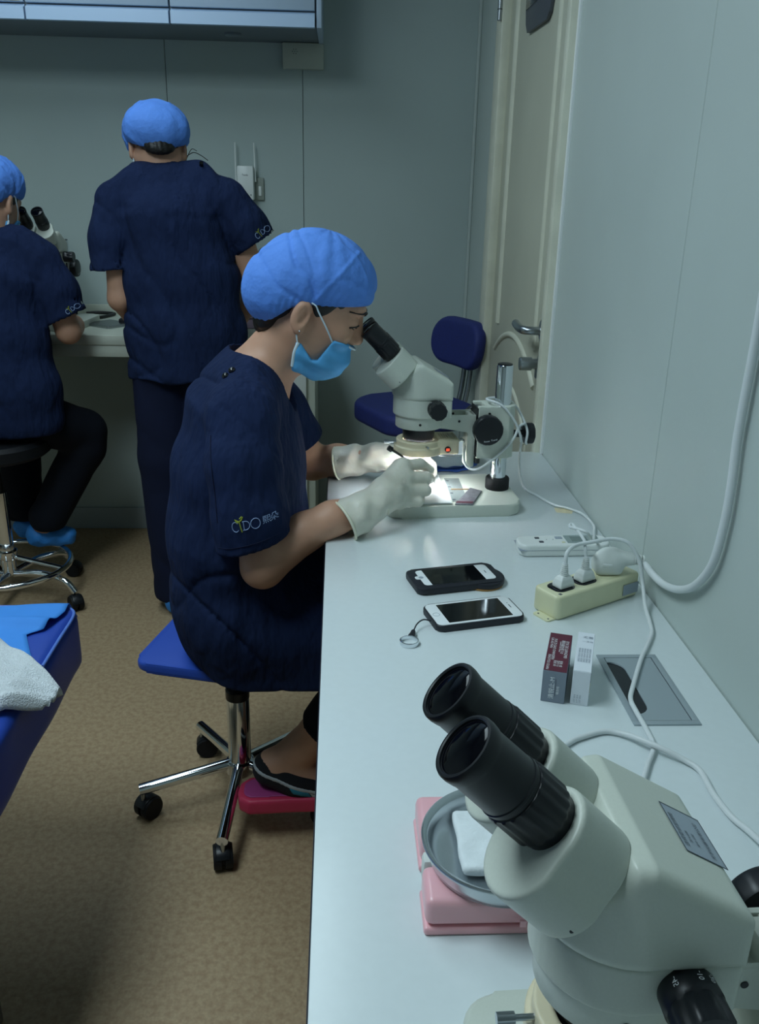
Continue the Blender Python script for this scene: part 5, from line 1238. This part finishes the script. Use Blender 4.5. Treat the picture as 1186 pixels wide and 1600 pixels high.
def f_t3(P):
    tor = s_chain(P, [((-1.068, 2.885, 1.195), .066), ((-1.078, 2.872, 1.10), .100), ((XT, 2.86, .93), .110), ((XT + .005, 2.85, .76), .120), ((XT + .01, 2.85, .66), .120)], .03, (.70, 1, 1), (XT, 2.85, 1))
    for s, x in ((-1, -1.235), (1, -.930)): tor = smin(tor, s_cap(P, (-1.07 + s * .08, 2.885, 1.212), (x, 2.89, 1.160), .052, .058), .03)
    tor = tor + fold(P, (34, 6, 12), .0035) + fold(P, (8, 10, 26), .003, .3)
    sl = s_chain(P, [((-.930, 2.89, 1.155), .060), ((-.892, 2.895, 1.06), .068), ((-.868, 2.90, .95), .074)], .02) + fold(P, (50, 0, 14), .003)
    sl = smax(sl, (P - A3(-.872, 2.90, .978)) @ A3(.42, 0, -.907), .003)
    sl = smax(sl, -s_cap(P, (-.88, 2.90, 1.02), (-.862, 2.90, .90), .06, .072), .004)
    s2 = smax(s_chain(P, [((-1.235, 2.89, 1.155), .060), ((-1.262, 2.90, 1.0), .07)], .02), -(P[:, 2] - .99), .003)
    d = smin(smin(tor, sl, .01), s2, .01)
    d = smax(d, -s_cap(P, (-1.08, 2.905, 1.24), (-1.08, 2.98, 1.35), .062, .085), .004)
    return smax(d, -(P[:, 2] - .615), .004)
top3 = solid('scrub_top', f_t3, (-1.36, 2.70, .58), (-.76, 3.04, 1.30), .007, 'scrub', w3, smooth=1)
T3 = bvh_of(top3)
def hit3(x, z, off=.0012):
    r = T3.ray_cast(Vector((x, 2.4, z)), Vector((0, 1, 0))); p = r[0] if r[0] is not None else Vector((x, 2.85, z)); return Vector((p.x, p.y - off, p.z))
small_logo(hit3, top3, -.850, 1.000, (.85, .5), (-.45, .88), .8)
def f_p3(P):
    d = s_chain(P, [((-1.03, 2.86, .665), .095), ((-.895, 3.03, .565), .078), ((-.895, 3.02, .51), .072), ((-1.03, 2.975, .27), .066)], .02)
    d = smin(d, s_chain(P, [((-1.15, 2.86, .665), .095), ((-1.16, 3.14, .60), .078), ((-1.15, 3.08, .26), .066)], .02), .02)
    return smax(d + fold(P, (28, 10, 20), .004), -(P[:, 2] - .225), .004)
solid('trousers', f_p3, (-1.30, 2.72, .18), (-.76, 3.26, .80), .008, 'trouser_black', w3, smooth=1)
for a, b in (((-1.075, 2.985, .195), (-.985, 3.015, .178)), ((-1.15, 3.075, .19), (-1.13, 3.17, .175))):
    solid('shoe_cover', lambda P, a=a, b=b: s_chain(P, [(a, .044), (b, .034)], .02) + .003 * np.sin(P[:, 0] * 110) * np.sin(P[:, 2] * 120), (-1.24, 2.90, .10), (-.90, 3.24, .27), .006, 'shoe_cover', w3)
flush_text()
bpy.context.view_layer.update()
